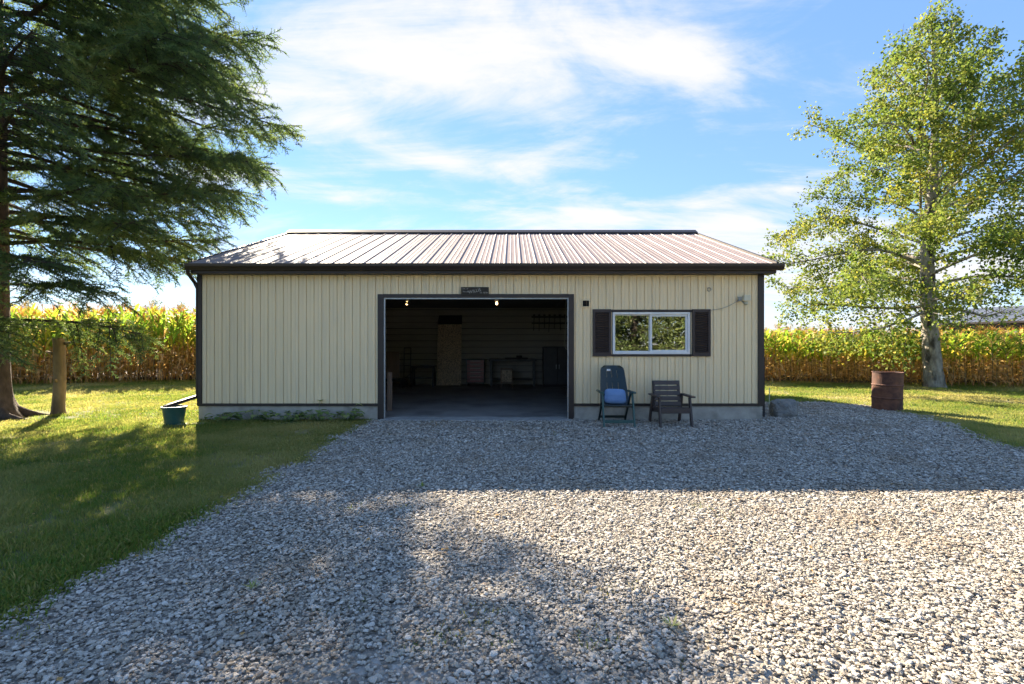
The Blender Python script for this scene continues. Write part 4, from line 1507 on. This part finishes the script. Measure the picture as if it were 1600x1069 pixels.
def spruce():
    g = np.random.default_rng(5)
    r = random.Random(5)
    H = 20.0
    e = empty('spruce_tree', (SPRUCE[0], SPRUCE[1], 0), label='large dark green spruce with drooping branches left of the garage', cat='tree')
    # trunk with root flare
    n, m = 22, 40
    vs = []; fs = []
    for j in range(m + 1):
        z = -0.1 + H * (j / m) ** 1.7
        base = 0.30 * (1 - z / H) + 0.015
        for i in range(n):
            a = 2 * math.pi * i / n
            fl = math.exp(-max(z, 0) / 0.28)
            k = 1 + 0.05 * math.sin(5 * a + z) + 0.03 * math.sin(11 * a - 2 * z) + fl * (0.75 + 0.45 * math.cos(4 * a + 0.4))
            vs.append((base * k * math.cos(a) , base * k * math.sin(a), z))
    for j in range(m):
        for i in range(n):
            i2 = (i + 1) % n
            fs.append((j * n + i, j * n + i2, (j + 1) * n + i2, (j + 1) * n + i))
    q = MB(); q.add(vs, fs)
    trunk = q.build('trunk', M['spruce_bark'], e, smooth=True)
    for a, l in ((-0.35, 1.05), (-1.2, 0.8), (0.5, 0.9), (2.4, 0.8)):
        q = MB()
        q.tube([(0.25 * math.cos(a), 0.25 * math.sin(a), 0.22), (0.55 * math.cos(a), 0.55 * math.sin(a), 0.07), (0.8 * l * math.cos(a + 0.1), 0.8 * l * math.sin(a + 0.1), 0.015), (l * math.cos(a + 0.15), l * math.sin(a + 0.15), -0.03)], [0.12, 0.085, 0.05, 0.03], 8)
        q.build('root', M['spruce_bark'], trunk, smooth=True)
    SH = []      # shoots: base(3), dir(3), len
    h = 1.75
    az = 0.3
    count = 0
    while h < 18.5:
        full = 1.0 if h < 11.5 else 0.45
        Lm = float(np.interp(h, [1.7, 3.0, 4.0, 5.3, 7.0, 8.5, 10.0, 12.5, 16.0, 20.0], [2.9, 3.6, 4.3, 5.0, 5.75, 5.4, 4.6, 3.9, 2.2, 0.2]))
        Lm *= r.uniform(0.84, 1.0)
        az += 2.39996 + r.uniform(-0.25, 0.25)
        count += 1
        ca, sa = math.cos(az), math.sin(az)
        if h < 3.6 and sa > 0.15:
            h += 0.08
            continue
        if ca < -0.35:
            full = 0.5
        rise = 0.10 + 0.30 * (h / H) + r.uniform(-0.06, 0.06)
        ns = 12
        pts = []
        wob = r.uniform(-0.25, 0.25)
        for k in range(ns + 1):
            t = k / ns
            d = t * Lm
            side = wob * math.sin(t * 2.4) * Lm * 0.18
            z = h + rise * d * (1 - 0.55 * t) - 0.16 * Lm * (t ** 1.7) * (1.25 - h / H) + 0.34 * Lm * max(0, t - 0.62) ** 1.5
            pts.append(Vector((ca * d - sa * side, sa * d + ca * side, z + 0.035 * Lm * math.sin(t * 6.5 + wob * 20) * t)))
        wood = MB()
        r0 = 0.014 + 0.0075 * Lm
        wood.tube(pts, [r0 * (1 - 0.9 * (k / ns)) + 0.004 for k in range(ns + 1)], 7)
        nsec = int(Lm * 8.0 * (full if full == 1 else 0.6)) + 4
        for s in range(nsec):
            t = 0.18 + 0.82 * ((s + r.random()) / nsec) ** 0.66
            if t > 1: t = 1
            i = min(int(t * ns), ns - 1); f = t * ns - i
            p = pts[i].lerp(pts[i + 1], f)
            ax = (pts[i + 1] - pts[i]).normalized()
            sd = 1 if s % 2 else -1
            lat = Vector((-ax.y, ax.x, 0)).normalized() * sd
            Ls = (0.58 + 0.22 * Lm * (1 - t) ** 0.75) * r.uniform(0.6, 1.25)
            Ls = min(Ls, 1.65)
            dr = (ax * r.uniform(0.45, 0.9) + lat * r.uniform(0.6, 1.0) + Vector((0, 0, r.uniform(-0.55, 0.35)))).normalized()
            droop = r.uniform(-0.05, 0.70)
            sp = []
            nk = 5
            for k in range(nk + 1):
                u = k / nk
                sp.append(p + dr * (Ls * u) + Vector((0, 0, -droop * Ls * u * u * 0.75)))
            wood.tube(sp, [0.008 * (1 - 0.8 * u / nk) + 0.002 for u in range(nk + 1)], 4, cap=False)
            nsh = max(4, int(Ls * (27 if full == 1 else 15)))
            for k in range(nsh):
                u = 0.08 + 0.92 * (k + r.random()) / nsh
                u = min(u, 1)
                ii = min(int(u * nk), nk - 1); ff = u * nk - ii
                b = sp[ii].lerp(sp[ii + 1], ff)
                da = (sp[ii + 1] - sp[ii]).normalized()
                lt = da.cross(Vector((0, 0, 1)))
                if lt.length < 0.1: lt = Vector((1, 0, 0))
                lt = lt.normalized() * (1 if k % 2 else -1)
                dd = (da * r.uniform(0.5, 1.1) + lt * r.uniform(0.5, 1.2) + Vector((0, 0, r.uniform(-0.85, 0.75)))).normalized()
                SH.append((*b, *dd, r.uniform(0.09, 0.23) * (1.25 if full < 1 else 1.0)))
        wood.build('limb', M['limb_bark'], trunk)
        h += r.uniform(0.034, 0.090) * (1.0 if h < 11.5 else 2.1)
    SH = np.array(SH)
    n = len(SH)
    B = SH[:, :3]; D = SH[:, 3:6]; LN = SH[:, 6:7]
    ref = g.normal(size=(n, 3))
    S = np.cross(D, ref); S /= np.linalg.norm(S, axis=1)[:, None]
    T = np.cross(D, S)
    K = 8
    tris = []
    tint = []
    mott = smooth_noise(np.column_stack([B[:, 0] + 0.7 * B[:, 1], B[:, 2] - 0.4 * B[:, 1]]), 0.45, 17)
    shade = np.clip(g.normal(0.40, 0.17, n) + (mott - 0.5) * 0.75, 0, 1)
    for j in range(K):
        t = (j + 0.6 * g.random((n, 1))) / K
        ang = g.uniform(0, 6.283, (n, 1))
        side = S * np.cos(ang) + T * np.sin(ang)
        base = B + D * LN * t
        nl = 0.050 * g.uniform(0.8, 1.3, (n, 1)) * (1.15 - 0.5 * t)
        w = 0.0112
        tri = np.stack([base - D * w, base + D * w, base + side * nl + D * nl * 0.75], axis=1)
        tris.append(tri); tint.append(np.clip(shade + 0.12 * (t[:, 0] - 0.5), 0, 1))
    # shoot core: thin blade along the shoot
    core = np.stack([B + S * 0.009, B - S * 0.009, B + D * LN * 1.06], axis=1)
    tris.append(core); tint.append(shade * 0.8)
    core = np.stack([B + T * 0.009, B - T * 0.009, B + D * LN * 1.06], axis=1)
    tris.append(core); tint.append(shade * 0.8)
    V = np.concatenate(tris).reshape(-1, 3)
    me = np_mesh('crown', V, np.arange(len(V)).reshape(-1, 3), M['needles'], tint=np.concatenate(tint))
    link('crown', me, e)
    print('spruce limbs', count, 'shoots', n, 'tris', len(V) // 3)


spruce()


# ------------------------------------------------------------------ aspen and other broad-leaved trees
def broad_tree(name, loc, H, trunk_r, crown, seed, leaf, nleaf_per, bark, leafmat, label, group=None, lean=(0, 0), first=0.16, nlimb=30, holes=False, cat='tree'):
    """crown(hfrac) -> radius; limbs leave the trunk and carry sub-branches with leaves along their outer parts"""
    r = random.Random(seed)
    g = np.random.default_rng(seed)
    e = empty(name, loc, label=label, cat=cat, group=group)
    m = 60

    def tp(f):
        return Vector((lean[0] * f * H + 0.12 * math.sin(f * 7 + seed), lean[1] * f * H + 0.10 * math.sin(f * 5.3 + 2 * seed), f * H))
    vs = []; fs = []
    n = 20
    for j in range(m + 1):
        f = (j / m) ** 1.4
        z = f * H
        p = tp(f)
        rad = trunk_r * (1 - f) ** 0.85 + 0.012
        for i in range(n):
            a = 2 * math.pi * i / n
            fl = math.exp(-z / 0.35)
            k = 1 + 0.06 * math.sin(3 * a + 1.3 * z) + 0.045 * math.sin(7 * a - 2 * z) + 0.04 * math.sin(9 * z + 2 * a) + fl * (0.22 + 0.16 * math.cos(5 * a))
            vs.append((p.x + rad * k * math.cos(a), p.y + rad * k * math.sin(a), z - (0.12 if j == 0 else 0)))
    for j in range(m):
        for i in range(n):
            i2 = (i + 1) % n
            fs.append((j * n + i, j * n + i2, (j + 1) * n + i2, (j + 1) * n + i))
    q = MB(); q.add(vs, fs)
    trunk = q.build('trunk', bark, e, smooth=True)
    pts_leaf = []
    az = r.uniform(0, 6)
    for k in range(nlimb):
        f = first + (0.97 - first) * (k + r.uniform(-0.3, 0.3)) / nlimb
        f = max(first, min(f, 0.97))
        az += 2.39996 + r.uniform(-0.4, 0.4)
        L_ = crown(f + 0.18) * r.uniform(0.72, 1.08)
        p0 = tp(f)
        up = 0.55 + 0.75 * f + r.uniform(-0.2, 0.25)
        up *= float(np.interp(f, [first, first + 0.06, first + 0.30], [0.02, 0.3, 1.0]))
        ca, sa = math.cos(az), math.sin(az)
        ns = 8
        pts = []
        ph = r.uniform(0, 6)
        for i in range(ns + 1):
            t = i / ns
            d = L_ * t
            pts.append(p0 + Vector((ca * d + 0.22 * L_ * math.sin(4 * t + ph) * -sa * t, sa * d + 0.22 * L_ * math.sin(4 * t + ph) * ca * t, up * d * (1 - 0.45 * t) + 0.08 * L_ * math.sin(5 * t + 2 * ph) * t - (0.10 * L_ * t * t if f < first + 0.2 else 0))))
        wood = MB()
        r0 = max(0.012, trunk_r * 0.25 * (1 - f) ** 0.6)
        wood.tube(pts, [r0 * (1 - 0.88 * i / ns) + 0.005 for i in range(ns + 1)], 7)
        nsub = max(4, int(L_ * 5.2))
        for s in range(nsub):
            t = 0.22 + 0.78 * (s + r.random()) / nsub
            t = min(t, 1)
            i = min(int(t * ns), ns - 1)
            p = pts[i].lerp(pts[i + 1], t * ns - i)
            ax = (pts[i + 1] - pts[i]).normalized()
            rd = Vector((r.gauss(0, 1), r.gauss(0, 1), r.gauss(0.15, 0.7)))
            rd = (rd - ax * rd.dot(ax)).normalized()
            dr = (ax * r.uniform(0.3, 0.9) + rd * r.uniform(0.6, 1.0)).normalized()
            Ls = (0.35 + 0.34 * L_ * (1 - 0.55 * t)) * r.uniform(0.5, 1.1)
            sp = [p, p + dr * Ls * 0.5 + Vector((0, 0, 0.04)), p + dr * Ls + Vector((0, 0, -0.10 * Ls))]
            wood.tube(sp, [max(0.006, r0 * 0.28), 0.006, 0.003], 4, cap=False)
            nl = int(nleaf_per * Ls * r.uniform(0.5, 1.5)) + 3
            ts = g.random(nl) ** 0.75
            a0 = np.array(sp[0]); a1 = np.array(sp[2])
            c = a0 + (a1 - a0) * ts[:, None]
            # small side sprays: leaves gather in clumps along the twig
            ncl = max(2, int(Ls * 6))
            ci = g.integers(0, ncl, nl)
            cc = g.normal(0, 0.13 * (0.6 + 0.4 * Ls), (ncl, 3))
            cc[:, 2] -= 0.05
            pts_leaf.append(c * 0.55 + 0.45 * (a0 + (a1 - a0) * ((ci + 0.5) / ncl)[:, None]) + cc[ci] + g.normal(0, 0.062 * (leaf / 0.075), (nl, 3)))
        wood.build('limb', bark, trunk)
    P = np.vstack(pts_leaf)
    if holes:
        nz = smooth_noise(np.column_stack([P[:, 0] + 0.5 * P[:, 1], P[:, 2] - 0.3 * P[:, 1]]), 0.85, seed + 1)
        keep = (nz > 0.22) | (g.random(len(P)) < 0.25)
        keep &= ~((P[:, 0] > 0.35) & (P[:, 2] < 3.2) & (g.random(len(P)) < 0.88))
        P = P[keep]
    V, Fc = quad_leaves(P, leaf, gen=g)
    cl = smooth_noise(np.column_stack([P[:, 0] + P[:, 1] * 0.6, P[:, 2] + 0.3 * P[:, 1]]), 0.7, seed)
    tint = np.clip(g.normal(0.15, 0.17, len(P)) + 0.62 * cl, 0, 1)
    me = np_mesh('crown', V, Fc, leafmat, tint=tint)
    link('crown', me, e)
    print(name, 'leaves', len(P))
    return e


def aspen_crown(f):
    # broad low, narrowing upward
    return float(np.interp(f, [0.0, 0.30, 0.52, 0.72, 0.90, 1.1], [4.9, 5.2, 5.0, 3.9, 2.3, 0.6]))


ax, ay = gp(1460, 606)
broad_tree('aspen_tree', (ax, ay, 0), 13.0, 0.255, aspen_crown, 3, 0.10, 92, M['aspen_bark'], M['aspen_leaf'],
           'tall pale-trunked aspen with yellowing leaves in front of the corn', lean=(-0.012, 0.0), first=0.19, nlimb=62, holes=True)


def far_crown(s):
    return lambda f: s * max(0.15, math.sin(math.pi * min(0.98, 0.18 + 0.82 * f)) ** 0.7)


# distant trees over the left corn
for i, (px, z, H, s, lab) in enumerate(((196, 105, 11.6, 3.6, 'distant rounded green tree above the corn nearest the spruce'),
                                        (243, 118, 12.4, 4.2, 'distant taller tree rising over the corn'),
                                        (283, 112, 10.4, 3.4, 'distant low tree over the corn next to the garage corner'))):
    broad_tree('distant_tree', ((px - 800) / F * z, z, 0), H, 0.3, far_crown(s), 30 + i, 0.42, 3.4, M['limb_bark'], M['far_leaf'], lab,
               'distant trees beyond the corn', first=0.2, nlimb=22)
# trees on the near side of the yard, behind the camera: they are what the window mirrors
for i, (x, y, H, s, lab) in enumerate(((5.6, -12.5, 6.2, 2.6, 'bushy leafy yard tree across from the window'),
                                       (8.6, -14.5, 8.0, 2.8, 'taller bushy yard tree across from the drum'),
                                       (11.6, -13.0, 6.6, 2.7, 'round bushy yard tree at the lawn side of the drive'),
                                       (14.6, -15.0, 9.0, 3.2, 'broad leafy yard tree farthest along the lawn'),
                                       (2.6, -15.0, 9.0, 3.2, 'broad leafy yard tree at the end of the drive'))):
    broad_tree('yard_tree', (x, y, 0), H, 0.18, far_crown(s), 60 + i, 0.17, 30, M['limb_bark'], M['far_leaf'], lab,
               'trees on the near side of the yard', first=0.05, nlimb=34)


def hedge():
    g = np.random.default_rng(90)
    e = empty('tall_hedge', (8.5, -17.0, 0), label='tall leafy hedge along the near side of the yard', cat='hedge')
    n = 26000
    P = np.column_stack([g.uniform(-9, 9, n), g.normal(0, 0.55, n), g.random(n) ** 0.8])
    top = 3.6 + 1.6 * smooth_noise(P[:, :2] * np.array([1, 0]), 1.7, 91)
    P[:, 2] *= top
    P[:, 1] += (smooth_noise(P[:, [0, 2]], 0.9, 92) - 0.5) * 1.4
    V, Fc = quad_leaves(P, 0.17, gen=g)
    link('foliage', np_mesh('foliage', V, Fc, M['far_leaf'], tint=np.clip(g.normal(0.4, 0.25, n), 0, 1)), e)
    for k in range(12):
        x = -8.5 + k * 1.55
        q = MB(); q.tube([(x, 0, -0.05), (x + 0.1, 0.05, 1.4), (x + g.uniform(-0.4, 0.4), 0.1, 3.0)], [0.06, 0.045, 0.02], 7)
        q.build('stem', M['limb_bark'], e)


hedge()

# ------------------------------------------------------------------ corn
EDGE = [(-34.0, 12.4), (-18.3, 17.15), (-12.6, 19.0), (9.75, 18.5), (17.3, 16.2), (34.0, 11.0)]


def edge_y(x):
    for (xa, ya), (xb, yb) in zip(EDGE, EDGE[1:]):
        if xa <= x <= xb:
            return ya + (yb - ya) * (x - xa) / (xb - xa)
    return EDGE[0][1] if x < EDGE[0][0] else EDGE[-1][1]


structure('field', poly_mesh('field', [(x, y - 0.25) for x, y in EDGE] + [(60, 80), (-60, 80)], 0.008, M['soil']))


def corn_leaf(r, h, a, L_, w, elev, droop, curl, segs=7):
    """arching strap leaf from the stalk at height h"""
    vs = []; fs = []
    x = 0.012; z = h; el = elev
    ca, sa = math.cos(a), math.sin(a)
    tw = r.uniform(-0.5, 0.5)
    step = L_ / segs
    for k in range(segs + 1):
        t = k / segs
        ww = w * (0.55 + 1.2 * t if t < 0.35 else (1 - ((t - 0.35) / 0.65) ** 2.2)) * 0.5 + 0.001
        sx = math.sin(tw * t * 2 + curl * math.sin(5 * t))
        off = 0.22 * ww * (1 if k % 2 else 0.6)
        yw = ww * math.cos(tw * t * 2)
        for s in (-1, 0, 1):
            lx = x - (off if s == 0 else 0) * math.sin(el) * -1
            lz = z - (off if s == 0 else 0) * math.cos(el) + s * ww * sx * 0.7
            ly = s * yw
            vs.append((ca * lx - sa * ly, sa * lx + ca * ly, lz))
        x += step * math.cos(el); z += step * math.sin(el)
        el -= droop / segs * (0.6 + 0.8 * t)
        if z < 0.05: z = 0.05
    for k in range(segs):
        for s in (0, 1):
            i = 3 * k + s
            fs.append((i, i + 1, i + 4, i + 3))
    return vs, fs


def corn_variant(seed):
    r = random.Random(seed)
    H = r.uniform(2.35, 2.6)
    pieces = []
    q = MB()
    bx, by = r.uniform(-0.05, 0.05), r.uniform(-0.05, 0.05)
    q.tube([(0, 0, -0.03), (bx * 0.3, by * 0.3, H * 0.4), (bx, by, H * 0.8), (bx * 1.3, by * 1.3, H)], [0.014, 0.012, 0.008, 0.005], 6)
    pieces.append(('stalk', q.v, q.f, 'corn_stalk'))
    nl = 15
    a = r.uniform(0, 6)
    for k in range(nl):
        f = 0.10 + 0.84 * k / (nl - 1)
        a += math.pi + r.uniform(-0.5, 0.5)
        h = f * H
        lim = 0.46 + r.uniform(-0.10, 0.10)
        if f < lim:
            vs, fs = corn_leaf(r, h, a, r.uniform(0.45, 0.72), r.uniform(0.055, 0.085), r.uniform(0.1, 0.9), r.uniform(2.2, 3.4), r.uniform(0.3, 1.0))
            mt = 'corn_dry'
        else:
            L_ = r.uniform(0.68, 1.0) * (1 - 0.35 * max(0, f - 0.75) / 0.2)
            vs, fs = corn_leaf(r, h, a, L_, r.uniform(0.075, 0.110), r.uniform(0.95, 1.35), r.uniform(1.0, 2.2), r.uniform(0, 0.4))
            u = r.random()
            mt = 'corn_green' if u < (0.74 if f > 0.52 else 0.40) else ('corn_yellow' if u < 0.90 else 'corn_dry')
        ox, oy = bx * f, by * f
        pieces.append(('leaf', [(x + ox, y + oy, z) for x, y, z in vs], fs, mt))
    q = MB()
    for k in range(9):
        aa = r.uniform(0, 6.28); ln = r.uniform(0.16, 0.30)
        sp = r.uniform(0.1, 0.55) if k else 0.02
        b = Vector((bx * 1.3, by * 1.3, H - 0.02 + 0.012 * k))
        q.tube([b, b + Vector((math.cos(aa) * sp * ln * 0.7, math.sin(aa) * sp * ln * 0.7, ln * 0.6)), b + Vector((math.cos(aa) * sp * ln * 1.5, math.sin(aa) * sp * ln * 1.5, ln))], [0.004, 0.0055, 0.003], 4)
    pieces.append(('tassel', q.v, q.f, 'corn_yellow' if r.random() < 0.3 else 'corn_dry'))
    q = MB()
    aa = r.uniform(0, 6.28); h = H * r.uniform(0.42, 0.50)
    dx, dy = math.cos(aa), math.sin(aa)
    q.tube([(dx * 0.01, dy * 0.01, h), (dx * 0.05, dy * 0.05, h + 0.06), (dx * 0.075, dy * 0.075, h + 0.16), (dx * 0.09, dy * 0.09, h + 0.27)], [0.010, 0.028, 0.026, 0.004], 7)
    pieces.append(('ear', q.v, q.f, 'corn_dry'))
    return pieces


def corn():
    variants = [corn_variant(300 + k) for k in range(9)]
    keys = ['corn_stalk', 'corn_dry', 'corn_yellow', 'corn_green']
    part_meshes = []
    joined = []
    for vr in variants:
        pm = []
        j = MB()
        for nm, vs, fs, mt in vr:
            q = MB(); q.add(vs, fs)
            pm.append((nm, q.mesh(nm, M[mt])))
            j.cur = keys.index(mt)
            j.add(vs, fs)
        part_meshes.append(pm)
        joined.append(j.mesh('corn_shape', [M[k] for k in keys]))
    coll = variant_collection('corn_shape', joined)
    r = random.Random(77)
    SP = []; SR = []; SS = []; SI = []
    nobj = 0

    def scale_at(x):
        if x < 0:
            return 1.06, 1.0
        return 0.735, 0.92
    for row in range(11):
        off = row * 0.62
        x = -33.0
        while x < 33.0:
            x += 0.165 * r.uniform(0.7, 1.3)
            if -10.8 < x < 7.6: 
                x = 7.6
            y = edge_y(x) + off + r.uniform(-0.07, 0.07)
            sz, sxy = scale_at(x)
            k = r.uniform(0.84, 1.09)
            rz = r.uniform(0, 6.283)
            v = r.randrange(len(variants))
            tl = (r.gauss(0, 0.05), r.gauss(0, 0.05))
            single = row < 2 and ((-21.5 < x < -11.6) or (8.6 < x < 20.0))
            if single and nobj < 300:
                nobj += 1
                left = x < 0
                if left:
                    lab, grp = 'tall half-dried corn plant at the field edge beyond the spruce', 'corn plants beyond the spruce'
                else:
                    lab, grp = 'shorter half-dried corn plant at the field edge behind aspen and drum', 'corn plants behind the aspen'
                e = empty('corn_plant', (x, y, 0.008), rz, lab, 'corn', grp)
                e.rotation_euler = (tl[0], tl[1], rz)
                e.scale = (sxy * k, sxy * k, sz * k)
                for nm, me in part_meshes[v]:
                    link(nm, me, e)
            else:
                SP.append((x, y, 0.008)); SR.append((tl[0], tl[1], rz)); SS.append((sxy * k, sxy * k, sz * k)); SI.append(v)
    o = scatter('corn_field', np.array(SP), np.array(SR), np.array(SS), np.array(SI), coll)
    tag(o, 'dense mass of drying corn filling the field behind its edge rows', 'corn', kind='stuff')
    print('corn singles', nobj, 'scattered', len(SP))


corn()

# ------------------------------------------------------------------ far barn


def barn():
    A = Vector((55.0, 62.0, 0)); d = Vector((0.30, -0.95, 0)).normalized()
    n = Vector((d.y, -d.x, 0)) * -1           # away from the camera side
    if n.x < 0: n = -n
    e = empty('far_barn', (A.x, A.y, 0), label='long dark barn with grey-blue metal roof beyond the corn', cat='barn')
    Lb, Wb = 30.0, 12.0
    he, hr = 4.05, 6.0

    def P(s, t, z):
        p = d * s + n * t
        return (p.x, p.y, z)
    w = MB()
    w.add([P(0, 0, 0), P(Lb, 0, 0), P(Lb, Wb, 0), P(0, Wb, 0), P(0, 0, he), P(Lb, 0, he), P(Lb, Wb, he), P(0, Wb, he), P(0, Wb / 2, hr), P(Lb, Wb / 2, hr)],
          [(0, 1, 5, 4), (1, 2, 6, 9, 5), (2, 3, 7, 6), (3, 0, 4, 8, 7)])
    wall = w.build('wall', M['barnwall'], e)
    b = MB()
    b.add([P(0, -0.06, 0), P(Lb, -0.06, 0), P(Lb, -0.06, 2.9), P(0, -0.06, 2.9)], [(0, 1, 2, 3)])
    b.build('pale_skirt', M['barnpale'], wall)
    rf = MB()
    for (t0, z0, t1, z1) in ((-0.5, he - 0.12, Wb / 2, hr), (Wb + 0.5, he - 0.12, Wb / 2, hr)):
        k = 0.0
        while k < Lb:
            k2 = min(k + 0.9, Lb)
            rf.add([P(k, t0, z0), P(k2 - 0.06, t0, z0), P(k2 - 0.06, t1, z1), P(k, t1, z1)], [(0, 1, 2, 3)])
            rf.add([P(k2 - 0.06, t0, z0 + 0.04), P(k2, t0, z0 + 0.04), P(k2, t1, z1 + 0.04), P(k2 - 0.06, t1, z1 + 0.04)], [(0, 1, 2, 3)])
            k = k2
    roof_o = rf.build('roof', M['barnroof'], e)
    f = MB(); f.add([P(0, -0.52, he - 0.32), P(Lb, -0.52, he - 0.32), P(Lb, -0.52, he - 0.1), P(0, -0.52, he - 0.1)], [(0, 1, 2, 3)])
    f.build('fascia', M['brown'], roof_o)


barn()


# ------------------------------------------------------------------ plants along the foundation, weeds, leaves
def foundation_plants():
    spec = [(352, 'low broad-leaved plant at the foundation nearest the downspout corner', 0.16, 12, 0.10), (397, 'straggly green plant against the foundation, second from the downspout corner', 0.20, 12, 0.09),
            (450, 'bushy low plant with yellowing leaves midway along the foundation', 0.19, 18, 0.09), (497, 'leafy plant with one tall pale stem at the foundation', 0.21, 16, 0.09),
            (545, 'bright leafy weed clump at the foundation next to the door jamb', 0.21, 16, 0.10)]
    for i, (px, lab, h, nl, lw) in enumerate(spec):
        r = random.Random(400 + i)
        x = (px - 800) / F * 9.32
        e = empty('foundation_plant', (x, 9.34, 0), label=lab, cat='plant', group='plants along the foundation')
        st = MB()
        for k in range(nl + 6):
            a = r.uniform(0, 6.28); d = r.uniform(0.03, 0.24); hh = h * r.uniform(0.35, 1.1) * (1.1 - d)
            dx = d * math.cos(a) * 1.25; dy = d * math.sin(a) * 0.5
            if k == 0 and i in (3, 4): hh = 0.40 if i == 3 else 0.33
            st.tube([(dx * 0.2, dy * 0.2, 0), (dx * 0.7, dy * 0.7, hh * 0.75), (dx, dy, hh)], [0.004, 0.003, 0.002], 4)
            L_ = lw * r.uniform(1.2, 2.1); w = L_ * r.uniform(0.5, 0.8)
            ca, sa = math.cos(a + r.uniform(-0.6, 0.6)), math.sin(a + r.uniform(-0.6, 0.6))
            vs = []
            for t, ww, dz in ((0, 0.02, 0), (0.3, 0.5, 0.012), (0.65, 0.42, 0.0), (1.0, 0.02, -0.035)):
                for s in (-1, 0, 1):
                    vs.append((dx + ca * t * L_ - sa * s * ww * w, dy + sa * t * L_ + ca * s * ww * w, hh + dz + abs(s) * 0.012))
            fs = [(3 * j + s, 3 * j + s + 1, 3 * j + s + 4, 3 * j + s + 3) for j in range(3) for s in (0, 1)]
            t = min(1, max(0, r.gauss(0.4, 0.28)))
            link('leaf', np_mesh('leaf', vs, fs, M['weed'], tint=[t] * len(fs), smooth=True), e)
        st.build('stem', M['weed'], e)


foundation_plants()


def fallen_leaves():
    n = 420
    P = np.column_stack([rng.uniform(-6.5, 6.5, n), rng.uniform(2.0, 9.3, n)])
    P = P[(smooth_noise(P, 0.8, 31) > 0.45)]
    z = np.where(inside(P, DRIVE), 0.036, 0.035)
    V, Fc = quad_leaves(np.column_stack([P, z]), 0.035, up_bias=0.0, fold=0.1)
    V = V.reshape(-1, 4, 3)
    V[:, :, 2] = z[:, None] + (V[:, :, 2] - z[:, None]) * 0.3
    o = link('fallen_leaves', np_mesh('fallen_leaves', V.reshape(-1, 3), Fc, M['corn_dry']))
    tag(o, 'small dry leaves and bits scattered over the gravel', 'leaf litter', kind='stuff')


fallen_leaves()


def drive_weeds():
    spots = [(660, 764, 'tiny weed at the shadow edge of the gravel'), (1050, 985, 'tiny weed in the sunlit gravel near the front'), (395, 925, 'small weed tuft in the shaded gravel')]
    for i, (px, py, lab) in enumerate(spots):
        x, y = gp(px, py)
        r = random.Random(500 + i)
        vs = []; fs = []; ti = []
        for k in range(14):
            a = r.uniform(0, 6.28); L_ = r.uniform(0.04, 0.085); el = r.uniform(0.3, 1.2); w = 0.006
            d = Vector((math.cos(a) * math.cos(el), math.sin(a) * math.cos(el), math.sin(el))) * L_
            s = Vector((-math.sin(a), math.cos(a), 0)) * w
            b = len(vs)
            vs += [(0, 0, 0), tuple(d * 0.5 + s), tuple(d), tuple(d * 0.5 - s)]
            fs.append((b, b + 1, b + 2, b + 3)); ti.append(r.uniform(0.3, 1))
        o = link('gravel_weed', np_mesh('gravel_weed', vs, fs, M['weed'], tint=ti), None, (x, y, 0.02))
        tag(o, lab, 'weed')


drive_weeds()
